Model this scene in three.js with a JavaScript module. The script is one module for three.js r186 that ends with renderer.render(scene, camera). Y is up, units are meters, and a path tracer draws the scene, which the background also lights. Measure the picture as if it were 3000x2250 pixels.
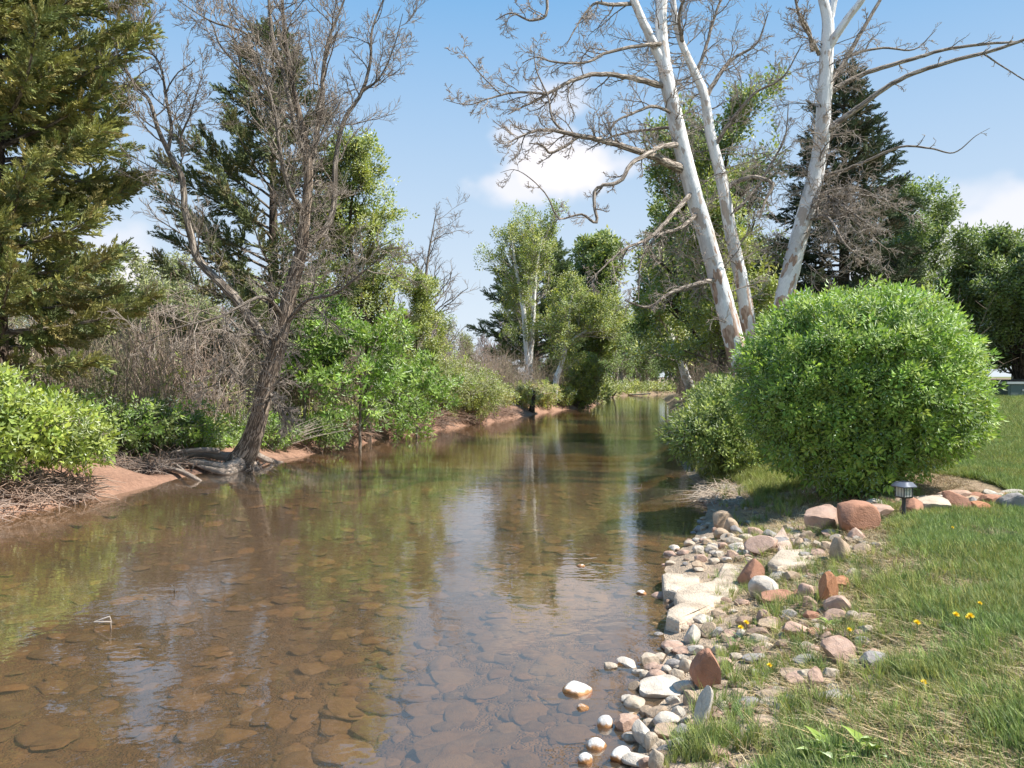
import * as THREE from 'three';
import { mergeVertices, toCreasedNormals } from 'three/addons/utils/BufferGeometryUtils.js';

// ------------------------------------------------------------------ camera, sky, sun, exposure
const EYE = 1.9, FOCAL = 2208;                       // eye height over the water; focal length in units of a 3000 wide view
const scene = new THREE.Scene();
const camera = new THREE.PerspectiveCamera(54, 4 / 3, 0.05, 4000);
camera.position.set(0, EYE, 0);
camera.lookAt(0, EYE, -10);
const renderer = new THREE.WebGLRenderer({ antialias: true });
renderer.toneMapping = THREE.LinearToneMapping;
renderer.toneMappingExposure = 1.88;
renderer.shadowMap.enabled = true;

const sunEl = 53 * Math.PI / 180, sunAz = 6 * Math.PI / 180;    // from the right, a little beyond
const SUN = new THREE.Vector3(Math.cos(sunEl) * Math.cos(sunAz), Math.sin(sunEl), -Math.cos(sunEl) * Math.sin(sunAz));
const sun = new THREE.DirectionalLight(new THREE.Color().setRGB(1, 0.95, 0.87), 5);
sun.position.copy(SUN).multiplyScalar(120);
sun.target.position.set(0, 0, -20);
sun.castShadow = true;
sun.shadow.mapSize.set(4096, 4096);
Object.assign(sun.shadow.camera, { left: -80, right: 80, top: 80, bottom: -80, near: 1, far: 400 });
scene.add(sun, sun.target);

// ------------------------------------------------------------------ random numbers and noise
const rng = (a) => () => { a |= 0; a = a + 0x6D2B79F5 | 0; let t = Math.imul(a ^ a >>> 15, 1 | a); t = t + Math.imul(t ^ t >>> 7, 61 | t) ^ t; return ((t ^ t >>> 14) >>> 0) / 4294967296; };
const hash = (x, y, z) => { let h = Math.imul(x, 374761393) ^ Math.imul(y, 668265263) ^ Math.imul(z, 2147483647 ^ 0x5bd1e995); h = Math.imul(h ^ h >>> 13, 1274126177); return ((h ^ h >>> 16) >>> 0) / 4294967296; };
const fade = (t) => t * t * (3 - 2 * t), lerp = (a, b, t) => a + (b - a) * t, clamp = (x, a = 0, b = 1) => Math.min(b, Math.max(a, x));
const smooth = (a, b, x) => b < a ? 1 - smoothUp(b, a, x) : smoothUp(a, b, x), smoothUp = (a, b, x) => fade(clamp((x - a) / (b - a)));
function vnoise(x, y, z = 0, per = 0) {
  const xi = Math.floor(x), yi = Math.floor(y), zi = Math.floor(z), fx = fade(x - xi), fy = fade(y - yi), fz = fade(z - zi);
  const w = per ? (v) => ((v % per) + per) % per : (v) => v;
  const g = (i, j, k) => hash(w(xi + i), w(yi + j), zi + k);
  const a = lerp(lerp(g(0, 0, 0), g(1, 0, 0), fx), lerp(g(0, 1, 0), g(1, 1, 0), fx), fy);
  if (!fz) return a;
  return lerp(a, lerp(lerp(g(0, 0, 1), g(1, 0, 1), fx), lerp(g(0, 1, 1), g(1, 1, 1), fx), fy), fz);
}
function fbm(x, y, z = 0, oct = 4, per = 0) { let s = 0, a = 0.5, n = 0; for (let o = 0; o < oct; o++) { s += a * vnoise(x, y, z + o * 17.3, per); n += a; a *= 0.5; x *= 2; y *= 2; z *= 2; per *= 2; } return s / n; }

// ------------------------------------------------------------------ the sky: air and fair weather clouds
{
  const W = 2048, Ht = 1024, data = new Float32Array(W * Ht * 4);
  const zen = [0.048, 0.156, 0.367], mid = [0.084, 0.235, 0.439], hor = [0.451, 0.495, 0.531];
  const V = (u, v) => new THREE.Vector3((u - 1500) / FOCAL, (1125 - v) / FOCAL, -1).normalize();
  const spots = [[V(1620, 500), 0.085, 0.050, 1], [V(1520, 545), 0.06, 0.03, .8], [V(1660, 285), 0.05, 0.03, .55], [V(2660, 800), 0.06, 0.055, 1], [V(2900, 700), 0.12, 0.05, .75], [V(400, 860), 0.07, 0.05, .9], [V(2780, 640), 0.09, 0.035, .45], [V(330, 720), 0.05, 0.04, .5]];
  const r = rng(5);
  for (let k = 0; k < 46; k++) {                     // the same kind of cloud all round
    const a = r() * Math.PI * 2, e = 0.08 + 0.42 * r() * r();
    const d = new THREE.Vector3(Math.cos(a) * Math.cos(e), Math.sin(e), Math.sin(a) * Math.cos(e));
    if (d.z < -0.72 && Math.abs(d.x) < 0.66) continue;
    spots.push([d, 0.05 + 0.08 * r(), 0.03 + 0.03 * r(), 0.5 + 0.5 * r()]);
  }
  for (let j = 0; j < Ht; j++) {
    const el = ((j + 0.5) / Ht - 0.5) * Math.PI;
    const t = clamp(el / (Math.PI / 2));
    const base = [0, 1, 2].map((c) => t < 0.34 ? lerp(hor[c], mid[c], t / 0.34) : lerp(mid[c], zen[c], (t - 0.34) / 0.66));
    for (let i = 0; i < W; i++) {
      const az = ((i + 0.5) / W - 0.5) * 2 * Math.PI;
      const x = Math.cos(el) * Math.cos(az), y = Math.sin(el), z = Math.cos(el) * Math.sin(az);
      let cl = 0;
      if (el > 0 && el < 0.85) {
        for (const [d, wx, wy, s] of spots) {
          const dot = d.x * x + d.y * y + d.z * z;
          if (dot < 0.93) continue;
          let da = Math.atan2(z, x) - Math.atan2(d.z, d.x);
          if (da > Math.PI) da -= 2 * Math.PI; if (da < -Math.PI) da += 2 * Math.PI;
          const dx = da * Math.cos(el) / wx, dy = (el - Math.asin(d.y)) / wy;
          const n = fbm(x * 16 + 40, y * 22 + 10, z * 16 + 30, 5);
          cl = Math.max(cl, s * smooth(0.0, 0.75, 1.15 - Math.sqrt(dx * dx + dy * dy) + (n - 0.5) * 2.2));
        }
      }
      const k = (j * W + i) * 4, white = [0.585, 0.56, 0.57];
      for (let c = 0; c < 3; c++) data[k + c] = lerp(base[c], white[c], cl * 0.9);
      data[k + 3] = 1;
    }
  }
  const tex = new THREE.DataTexture(data, W, Ht, THREE.RGBAFormat, THREE.FloatType);
  tex.mapping = THREE.EquirectangularReflectionMapping;
  tex.magFilter = tex.minFilter = THREE.LinearFilter;
  tex.needsUpdate = true;
  scene.background = tex;
  scene.environment = tex;
}

// ------------------------------------------------------------------ textures and materials
function texture(size, fn, srgb = false, rx = 1, ry = rx) {
  const [W, Hh] = Array.isArray(size) ? size : [size, size], d = new Uint8Array(W * Hh * 4);
  for (let j = 0; j < Hh; j++) for (let i = 0; i < W; i++) {
    const c = fn(i / W, j / Hh), k = (j * W + i) * 4, q = Array.isArray(c) ? c : [c, c, c];
    for (let n = 0; n < 3; n++) d[k + n] = 255 * clamp(srgb ? Math.pow(clamp(q[n]), 1 / 2.2) : q[n]);
    d[k + 3] = 255;
  }
  const t = new THREE.DataTexture(d, W, Hh);
  if (srgb) t.colorSpace = THREE.SRGBColorSpace;
  t.wrapS = t.wrapT = THREE.RepeatWrapping; t.magFilter = THREE.LinearFilter; t.minFilter = THREE.LinearMipmapLinearFilter;
  t.repeat.set(rx, ry); t.generateMipmaps = true; t.needsUpdate = true;
  return t;
}
const rep = (t, x, y = x) => { const c = t.clone(); c.repeat.set(x, y); c.needsUpdate = true; return c; };
const rgb = (r, g, b) => new THREE.Color().setRGB(r, g, b);
const mix3 = (a, b, t) => a.map((x, i) => lerp(x, b[i], t));

const soilMap = texture(512, (u, v) => { const n = fbm(u * 24, v * 24, 1, 5, 24), m = vnoise(u * 128, v * 128, 3, 128); return mix3([0.62, 0.58, 0.55], [1.25, 1.22, 1.18], clamp(n * 0.9 + (m - 0.5) * 0.5)).map((x) => x * 0.78); }, true);
const soilBump = texture(512, (u, v) => fbm(u * 20, v * 20, 8, 6, 20) * 0.7 + 0.3 * vnoise(u * 160, v * 160, 4, 160));
const stoneMap = texture(512, (u, v) => {
  const n = fbm(u * 6, v * 6, 2, 5, 6), s = vnoise(u * 150, v * 150, 6, 150), b = fbm(u * 3 + 2 * n, v * 18, 9, 3, 3 * 6);
  let c = mix3([0.66, 0.62, 0.58], [1, 0.99, 0.97], smooth(0.25, 0.7, n));
  c = mix3(c, [1, 0.93, 0.84], 0.35 * smooth(0.5, 0.7, b));
  return c.map((x) => x * (0.88 + 0.16 * s));
}, true);
const stoneBump = texture(512, (u, v) => fbm(u * 8, v * 8, 12, 6, 8) * 0.8 + 0.2 * vnoise(u * 100, v * 100, 5, 100));
const barkMap = texture([256, 1024], (u, v) => {
  const w = fbm(u * 6, v * 6, 21, 3, 6), r = Math.abs(fbm(u * 18 + w * 2, v * 10 + w * 3, 4, 4, 0) - 0.5) * 2, g = vnoise(u * 64, v * 256, 1, 64);
  return mix3([0.30, 0.26, 0.23], [1, 0.97, 0.92], smooth(0.02, 0.32, r)).map((x) => x * (0.82 + 0.25 * g));
}, true);
const barkBump = texture([256, 1024], (u, v) => { const w = fbm(u * 6, v * 6, 21, 3, 6); return smooth(0, 0.3, Math.abs(fbm(u * 18 + w * 2, v * 10 + w * 3, 4, 4, 0) - 0.5) * 2); });
// sycamore: cream bark with tan and grey plates, brown flakes that cover the foot of the stem (v = 0 at the foot)
const sycMap = texture([512, 2048], (u, v) => {
  const n = fbm(u * 10, v * 46, 3, 5, 0), m = fbm(u * 5 + 7, v * 20, 8, 4, 0), g = vnoise(u * 90, v * 420, 2);
  let c = [0.78, 0.77, 0.755];
  c = mix3(c, [0.60, 0.58, 0.56], smooth(0.52, 0.60, m));
  if (n > 0.66) c = mix3(c, [0.42, 0.31, 0.23], 0.75);
  const cover = 0.16 + 1.45 * v;                     // how much cream shows
  const f = fbm(u * 14, v * 60, 31, 4, 0);
  if (f > cover) c = mix3([0.34, 0.22, 0.155], [0.55, 0.40, 0.31], smooth(0.4, 0.7, fbm(u * 40, v * 120, 5, 2)));
  return c.map((x) => x * (0.88 + 0.18 * g));
}, true);
const sycBump = texture([256, 1024], (u, v) => fbm(u * 14, v * 60, 31, 4, 0));
const waterBump = texture(1024, (u, v) => 0.55 * fbm(u * 7, v * 12, 2, 3, 0) + 0.3 * fbm(u * 26 + 3, v * 44, 7, 3, 0) + 0.15 * fbm(u * 90, v * 120, 11, 2, 0));
// make the water ripple tile by blending its borders
{
  const d = waterBump.image.data, N = 1024, src = d.slice(), m = 128;
  const S = (i, j) => src[((j & 1023) * N + (i & 1023)) * 4];
  for (let j = 0; j < N; j++) for (let i = 0; i < N; i++) {
    const a = i < m ? i / m : 1, b = j < m ? j / m : 1;
    const val = lerp(lerp(S(i + N - 512, j + N - 512), S(i + N - 512, j), b), lerp(S(i, j + N - 512), S(i, j), b), a);
    const k = (j * N + i) * 4; d[k] = d[k + 1] = d[k + 2] = val;
  }
}

const M = {};
M.ground = new THREE.MeshStandardMaterial({ vertexColors: true, map: rep(soilMap, 0.9), bumpMap: rep(soilBump, 0.9), bumpScale: 0.03, roughness: 1 });
M.bed = new THREE.MeshStandardMaterial({ vertexColors: true, map: rep(soilMap, 0.6), bumpMap: rep(soilBump, 0.7), bumpScale: 0.05, roughness: 1 });
M.water = new THREE.MeshPhysicalMaterial({ color: rgb(0.79, 0.665, 0.50), transmission: 0.96, thickness: 0, ior: 1.9, roughness: 0.02, bumpMap: rep(waterBump, 0.22, 0.22), bumpScale: 0.0042 });
const stoneMat = (r, g, b, rough = 0.9) => new THREE.MeshStandardMaterial({ color: rgb(r, g, b), map: stoneMap, bumpMap: stoneBump, bumpScale: 0.012, roughness: rough });
M.cream = stoneMat(0.52, 0.44, 0.35); M.pale = stoneMat(0.56, 0.51, 0.445); M.tan = stoneMat(0.44, 0.335, 0.24); M.pink = stoneMat(0.47, 0.325, 0.255);
M.red = stoneMat(0.39, 0.20, 0.13); M.orange = stoneMat(0.46, 0.22, 0.115); M.grey = stoneMat(0.33, 0.31, 0.30); M.brown = stoneMat(0.32, 0.225, 0.165);
M.silt = stoneMat(0.18, 0.125, 0.074, 1); M.silt2 = stoneMat(0.15, 0.11, 0.072, 1); M.silt3 = stoneMat(0.205, 0.15, 0.096, 1);
M.slab = new THREE.MeshStandardMaterial({ color: rgb(0.54, 0.455, 0.36), map: rep(stoneMap, 1.3), bumpMap: rep(stoneBump, 1.1), bumpScale: 0.03, roughness: 0.95 });
M.slabPink = new THREE.MeshStandardMaterial({ color: rgb(0.53, 0.41, 0.33), map: rep(stoneMap, 1.3), bumpMap: rep(stoneBump, 1.1), bumpScale: 0.03, roughness: 0.95 });
const barkMat = (r, g, b, bs = 0.03) => new THREE.MeshStandardMaterial({ color: rgb(r, g, b), map: barkMap, bumpMap: barkBump, bumpScale: bs, roughness: 0.95 });
M.bark = barkMat(0.40, 0.32, 0.255); M.barkDark = barkMat(0.15, 0.11, 0.085); M.barkGrey = barkMat(0.45, 0.395, 0.34); M.barkPale = barkMat(0.62, 0.56, 0.50, 0.01); M.barkSyc = barkMat(0.46, 0.40, 0.35, 0.012); M.root = new THREE.MeshStandardMaterial({ color: rgb(0.44, 0.37, 0.315), map: rep(stoneMap, 2, 1), bumpMap: rep(barkBump, 1, 1), bumpScale: 0.012, roughness: 0.9 });
M.syc = new THREE.MeshStandardMaterial({ map: sycMap, bumpMap: sycBump, bumpScale: 0.015, roughness: 0.85 });
const twigMat = (r, g, b) => new THREE.MeshStandardMaterial({ color: rgb(r, g, b), roughness: 0.95 });
M.twig = twigMat(0.17, 0.13, 0.105); M.twigGrey = twigMat(0.34, 0.285, 0.235); M.twigPale = twigMat(0.46, 0.40, 0.34); M.twigSyc = twigMat(0.40, 0.335, 0.28); M.twigRed = twigMat(0.22, 0.12, 0.09); M.twigPink = twigMat(0.34, 0.265, 0.235);
M.leaf = new THREE.MeshPhysicalMaterial({ color: 0xffffff, transmission: 0.5, thickness: 0, roughness: 0.92, side: THREE.DoubleSide });
M.needle = new THREE.MeshPhysicalMaterial({ color: 0xffffff, transmission: 0.2, thickness: 0, roughness: 0.95, side: THREE.DoubleSide });
M.grass = new THREE.MeshPhysicalMaterial({ color: 0xffffff, transmission: 0.35, thickness: 0, roughness: 0.93, side: THREE.DoubleSide });
M.dry = new THREE.MeshStandardMaterial({ color: 0xffffff, roughness: 1, side: THREE.DoubleSide });

// ------------------------------------------------------------------ scene helpers
const used = {};
const numbered = (n) => { const k = used[n] = (used[n] ?? -1) + 1; return k ? n + '_' + String(k).padStart(3, '0') : n; };
function mesh(name, geo, mat, parent = null) { const o = new THREE.Mesh(geo, mat); o.name = parent ? name : numbered(name); o.castShadow = o.receiveShadow = true; (parent ?? scene).add(o); return o; }
function tag(o, label, category, group) { o.userData.label = label; o.userData.category = category; if (group) o.userData.group = group; return o; }
function thing(name, label, category, pos, group) { const o = new THREE.Group(); o.name = numbered(name); if (pos) o.position.copy(pos); scene.add(o); return tag(o, label, category, group); }
const structure = (o) => { o.userData.kind = 'structure'; return o; };
function stuffTag(o, label, category) { o.userData.kind = 'stuff'; o.userData.label = label; o.userData.category = category; return o; }
const vec = (x, y, z) => new THREE.Vector3(x, y, z);
const at = (u, v, d) => vec((u - 1500) / FOCAL * d, EYE - (v - 1125) / FOCAL * d, -d);       // a point seen at (u, v) whose distance is d
const atY = (u, v, y) => at(u, v, (EYE - y) * FOCAL / (v - 1125));                            // ... whose height is y

class Buf {                                          // collects tubes and faces into one geometry
  constructor(off) { this.p = []; this.n = []; this.uv = []; this.i = []; this.o = off ?? vec(0, 0, 0); }
  tube(pts, rad, sides = 5, v0 = 0, v1 = 1, uRep = 1) {
    const T = vec(), N = vec(), B = vec(), P = this.p, first = P.length / 3, m = pts.length;
    let up = vec(0.31, 0.2, 0.93);
    for (let k = 0; k < m; k++) {
      T.subVectors(pts[Math.min(k + 1, m - 1)], pts[Math.max(k - 1, 0)]).normalize();
      N.copy(up).addScaledVector(T, -up.dot(T)); if (N.lengthSq() < 1e-6) N.set(T.y, -T.x, 0.01); N.normalize(); up = N.clone();
      B.crossVectors(T, N);
      const r = rad[k], vv = lerp(v0, v1, k / (m - 1));
      for (let s = 0; s <= sides; s++) {
        const a = s / sides * Math.PI * 2, c = Math.cos(a), q = Math.sin(a);
        const nx = N.x * c + B.x * q, ny = N.y * c + B.y * q, nz = N.z * c + B.z * q;
        const rr = typeof r === 'function' ? r(a) : r;
        P.push(pts[k].x + nx * rr - this.o.x, pts[k].y + ny * rr - this.o.y, pts[k].z + nz * rr - this.o.z);
        this.n.push(nx, ny, nz); this.uv.push(s / sides * uRep, vv);
      }
    }
    const w = sides + 1;
    for (let k = 0; k < m - 1; k++) for (let s = 0; s < sides; s++) { const a = first + k * w + s; this.i.push(a, a + 1, a + w, a + 1, a + w + 1, a + w); }
  }
  tri(a, b, c, n) { const e1x = b.x - a.x, e1y = b.y - a.y, e1z = b.z - a.z, e2x = c.x - a.x, e2y = c.y - a.y, e2z = c.z - a.z; if ((e1y * e2z - e1z * e2y) * n.x + (e1z * e2x - e1x * e2z) * n.y + (e1x * e2y - e1y * e2x) * n.z < 0) [b, c] = [c, b]; const f = this.p.length / 3; for (const q of [a, b, c]) { this.p.push(q.x - this.o.x, q.y - this.o.y, q.z - this.o.z); this.n.push(n.x, n.y, n.z); this.uv.push(0.5, 0.5); } this.i.push(f, f + 1, f + 2); }
  get empty() { return !this.i.length; }
  geo() {
    const g = new THREE.BufferGeometry();
    g.setAttribute('position', new THREE.Float32BufferAttribute(this.p, 3)); g.setAttribute('normal', new THREE.Float32BufferAttribute(this.n, 3)); g.setAttribute('uv', new THREE.Float32BufferAttribute(this.uv, 2));
    g.setIndex(this.i); return g;
  }
}
const dummy = new THREE.Object3D(), UPV = vec(0, 1, 0);
class Inst {                                         // many small copies of one geometry
  constructor(geo, mat) { this.geo = geo; this.mat = mat; this.m = []; this.c = []; }
  add(p, dir, roll, s, color, off) {                 // the geometry's +y is turned to dir
    dummy.position.copy(p); if (off) dummy.position.sub(off);
    dummy.quaternion.setFromUnitVectors(UPV, dir); dummy.rotateY(roll);
    if (typeof s === 'number') dummy.scale.setScalar(s); else dummy.scale.set(...s);
    dummy.updateMatrix(); this.m.push(dummy.matrix.clone()); this.c.push(color);
  }
  build(name, parent) {
    const o = new THREE.InstancedMesh(this.geo, this.mat, this.m.length), c = new THREE.Color();
    this.m.forEach((m, k) => { o.setMatrixAt(k, m); o.setColorAt(k, c.setRGB(...this.c[k])); });
    o.name = parent ? name : numbered(name); o.castShadow = o.receiveShadow = true; (parent ?? scene).add(o); o.userData.kind = 'stuff'; return o;
  }
}
const rdir = (r) => { const z = r() * 2 - 1, a = r() * Math.PI * 2, q = Math.sqrt(1 - z * z); return vec(q * Math.cos(a), z, q * Math.sin(a)); };
const lum = (list, k) => list.map((c) => c.map((x) => x * k));
const jitter = (c, r, a = 0.25) => { const k = 1 + (r() - 0.5) * 2 * a, h = (r() - 0.5) * a * 0.5; return [c[0] * k * (1 + h), c[1] * k, c[2] * k * (1 - h)]; };

// ------------------------------------------------------------------ leaf shapes
function leafFaces(b, base, dir, side, len, wid, fold = 0.25) {      // a folded lance-shaped leaf of four faces
  const n = vec().crossVectors(dir, side).normalize();
  const mid = base.clone().addScaledVector(dir, len * 0.45), tip = base.clone().addScaledVector(dir, len).addScaledVector(n, -len * 0.12);
  const l = mid.clone().addScaledVector(side, wid / 2).addScaledVector(n, fold * wid), rr = mid.clone().addScaledVector(side, -wid / 2).addScaledVector(n, fold * wid);
  b.tri(base, mid, l, n); b.tri(mid, tip, l, n); b.tri(base, rr, mid, n); b.tri(mid, rr, tip, n);
}
function clusterGeo(seed, count, len, wid, spread = 1, shoot = 0.6) {  // leaves round a short shoot along +y
  const r = rng(seed), b = new Buf();
  for (let k = 0; k < count; k++) {
    const h = (k / count) * shoot, a = k * 2.4 + r(), el = lerp(0.1, 1.1, (k / count)) * (0.7 + 0.5 * r());
    const d = vec(Math.cos(a) * Math.cos(el) * spread, Math.sin(el), Math.sin(a) * Math.cos(el) * spread).normalize();
    const s = vec(-Math.sin(a), 0.3 * (r() - 0.5), Math.cos(a)).normalize();
    leafFaces(b, vec(d.x * 0.03, h, d.z * 0.03), d, s, len * (0.7 + 0.5 * r()), wid * (0.8 + 0.4 * r()));
  }
  return b.geo();
}
function frondGeo(seed) {                            // a feathery spray of scale leaves along +y, one unit long
  const r = rng(seed), b = new Buf();
  const blade = (o, d, len, w) => {
    const s = vec().crossVectors(d, rdir(r)).normalize(), n = vec().crossVectors(d, s).normalize();
    const m = o.clone().addScaledVector(d, len * 0.4), t = o.clone().addScaledVector(d, len);
    const a = m.clone().addScaledVector(s, w / 2), c = m.clone().addScaledVector(s, -w / 2);
    b.tri(o, a, c, n); b.tri(a, t, c, n);
  };
  const N = 13;
  for (let k = 0; k < N; k++) {
    const h = k / N;
    for (const sd of [-1, 1]) {
      const tilt = (r() - 0.5) * 0.9, d = vec(sd * (0.75 + 0.3 * r()), 0.85 + 0.3 * r(), tilt).normalize(), len = (0.42 - 0.26 * h) * (0.7 + 0.5 * r());
      const o = vec((r() - 0.5) * 0.03, h * 0.9, (r() - 0.5) * 0.06);
      blade(o, d, len, 0.065);
      blade(o.clone().addScaledVector(d, len * 0.45), d.clone().add(vec(sd * -0.3, 0.6, (r() - 0.5) * 0.8)).normalize(), len * 0.6, 0.05);
    }
  }
  blade(vec(0, 0.75, 0), vec(0, 1, 0), 0.3, 0.06);
  return b.geo();
}
function tuftGeo(seed, n, h, spread, wid, droop = 0.4) {   // grass blades
  const r = rng(seed), b = new Buf();
  for (let k = 0; k < n; k++) {
    const a = r() * 6.283, d = vec(Math.cos(a), 0, Math.sin(a)), o = d.clone().multiplyScalar(spread * Math.sqrt(r()) * 0.6), hh = h * (0.5 + 0.6 * r()), out = (0.15 + droop * r()) * hh, s = vec(-d.z, 0, d.x).applyAxisAngle(UPV, (r() - 0.5) * 1.5), w = wid * (0.6 + 0.6 * r());
    const q = [0, 0.4, 0.75, 1].map((t) => o.clone().addScaledVector(d, out * t * t).add(vec(0, hh * (t - 0.25 * droop * t * t), 0)));
    const ww = [1, 0.9, 0.6, 0].map((x) => x * w / 2), nn = vec().crossVectors(s, UPV).normalize(); if (nn.dot(d) > 0) nn.negate(); nn.add(vec(0, 0.55, 0)).normalize();
    for (let j = 0; j < 3; j++) {
      const A = q[j].clone().addScaledVector(s, ww[j]), B = q[j].clone().addScaledVector(s, -ww[j]), C = q[j + 1].clone().addScaledVector(s, ww[j + 1]), D = q[j + 1].clone().addScaledVector(s, -ww[j + 1]);
      b.tri(A, B, C, nn); if (j < 2) b.tri(B, D, C, nn);
    }
  }
  return b.geo();
}
const G = {
  bush: [clusterGeo(1, 11, 0.075, 0.026, 1, 0.10), clusterGeo(2, 9, 0.08, 0.028, 1, 0.08), clusterGeo(3, 13, 0.07, 0.024, 1, 0.12)],
  broad: [clusterGeo(4, 8, 0.13, 0.06, 1, 0.14), clusterGeo(5, 7, 0.15, 0.065, 1, 0.12)],
  small: [clusterGeo(6, 9, 0.085, 0.04, 1.2, 0.2), clusterGeo(7, 8, 0.09, 0.045, 1.2, 0.18)],
  far: [clusterGeo(8, 9, 0.24, 0.12, 1.2, 0.4), clusterGeo(9, 8, 0.26, 0.13, 1.2, 0.4)],
  hang: [clusterGeo(10, 9, 0.16, 0.05, 1, 0.10), clusterGeo(11, 8, 0.18, 0.055, 1, 0.12)],
  frond: [frondGeo(12), frondGeo(13), frondGeo(14)],
  grass: [tuftGeo(15, 16, 0.085, 0.05, 0.0045), tuftGeo(16, 14, 0.10, 0.055, 0.005), tuftGeo(17, 18, 0.07, 0.05, 0.0045, 0.7)],
  tall: [tuftGeo(18, 22, 0.24, 0.07, 0.007, 0.6), tuftGeo(19, 18, 0.28, 0.06, 0.008, 0.5)],
  straw: [tuftGeo(20, 12, 0.05, 0.07, 0.004, 2.2), tuftGeo(21, 10, 0.06, 0.08, 0.004, 2.6)],
};

// ------------------------------------------------------------------ the lie of the land
const tableOf = (t) => (d) => { if (d <= t[0][0]) return t[0][1]; for (let k = 1; k < t.length; k++) if (d <= t[k][0]) return lerp(t[k - 1][1], t[k][1], (d - t[k - 1][0]) / (t[k][0] - t[k - 1][0])); return t[t.length - 1][1]; };
const rawL = tableOf([[-40, -9], [-5, -6.0], [4, -6.6], [9, -6.9], [10.6, -7.2], [12.9, -6.9], [15, -6.75], [16.4, -6.5], [17.2, -6.2], [19, -5.75], [22.7, -5.1], [28, -3.8], [35, -1.6], [50, 2.06], [64, 7.0], [93, 11.6], [120, 17], [135, 24], [150, 40], [160, 70], [175, 130], [420, 400]]);
const rawR = tableOf([[-40, -4.5], [-5, -2.2], [0, -0.7], [2, 0.0], [3.9, 0.62], [4.8, 0.95], [5.8, 1.2], [7, 1.42], [8.2, 1.7], [9.6, 2.4], [11.2, 2.9], [13.3, 3.25], [18.6, 4.15], [31, 6.7], [49, 10.4], [76, 15.6], [105, 21], [118, 27], [130, 42], [140, 72], [155, 135], [420, 420]]);
const wob = (d, s) => (vnoise(d * 0.5, s) - 0.5) * 0.5 * smooth(8, 14, d) + (vnoise(d * 2.6, s + 9) - 0.5) * 0.16 * (1 - smooth(9, 14, d));
const edgeL = (d) => rawL(d) + wob(d, 3.5), edgeR = (d) => rawR(d) + wob(d, 11.5);
function landY(x, d) {
  const xl = edgeL(d), xr = edgeR(d), n = fbm(x * 0.9, d * 0.9, 4, 3) - 0.5, n2 = fbm(x * 0.12, d * 0.12, 6, 2) - 0.5;
  if (x > xr) {
    const s = x - xr, near = 1 - smooth(12, 17, d);
    const slope = near * (0.06 * smooth(0, 0.25, s) + 0.38 * smooth(0.1, 2.5, s)) + (1 - near) * (0.5 * smooth(0, 1.1, s) + 0.2 * smooth(1, 3, s));
    return slope + 0.052 * clamp(d - 9, 0, 22) * smooth(0.8, 5, s) + n * 0.09 * smooth(0, 0.6, s) + n2 * 0.5 * smooth(10, 30, s) + 0.01 * Math.max(0, d - 60) * smooth(5, 30, s);
  }
  if (x < xl) {
    const s = xl - x, shelf = smooth(11.6, 12.4, d) * (1 - smooth(15, 15.6, d)) + smooth(16.9, 17.6, d) * (1 - smooth(21.5, 23.5, d)) + 0.25 * smooth(40, 44, d) * (1 - smooth(60, 66, d));
    const e = 0.15 + 0.9 * shelf, hollow = smooth(14.4, 15.2, d) * (1 - smooth(17.0, 17.8, d)) * (1 - smooth(1.7, 2.8, s));
    const y = 0.10 * smooth(0, 0.25, s) + 0.16 * smooth(0.1, 0.9, s) * shelf + (0.5 - 0.16 * shelf) * smooth(e * 0.5, e + 0.75, s) + 0.25 * smooth(1.5, 5, s) + n * 0.14 * smooth(0.1, 0.8, s) + n2 * 0.6 * smooth(6, 25, s) + 0.01 * Math.max(0, d - 40) * smooth(5, 30, s);
    return lerp(y, 0.03 * smooth(0, 0.25, s) + 0.045 * s, hollow);
  }
  const tl = x - xl, tr = xr - x, near = 1 - smooth(10, 15, d);
  const deep = 0.34 * Math.min(smooth(0, lerp(1.2, 3.6, near), tr), smooth(0, 1.2, tl));
  return -0.03 * smooth(0, 0.1, Math.min(tl, tr)) - deep + (n * 0.10 + (fbm(x * 3, d * 3, 9, 2) - 0.5) * 0.05) * smooth(0.2, 1.2, Math.min(tl, tr));
}
const onLand = (x, d, dy = 0) => vec(x, landY(x, d) + dy, -d);
function hitLand(u, v) { let d = 2; for (let k = 0; k < 4000; k++) { const p = at(u, v, d); if (p.y <= landY(p.x, d)) return p; d += 0.01 + d * 0.0008; } return at(u, v, d); }

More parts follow.
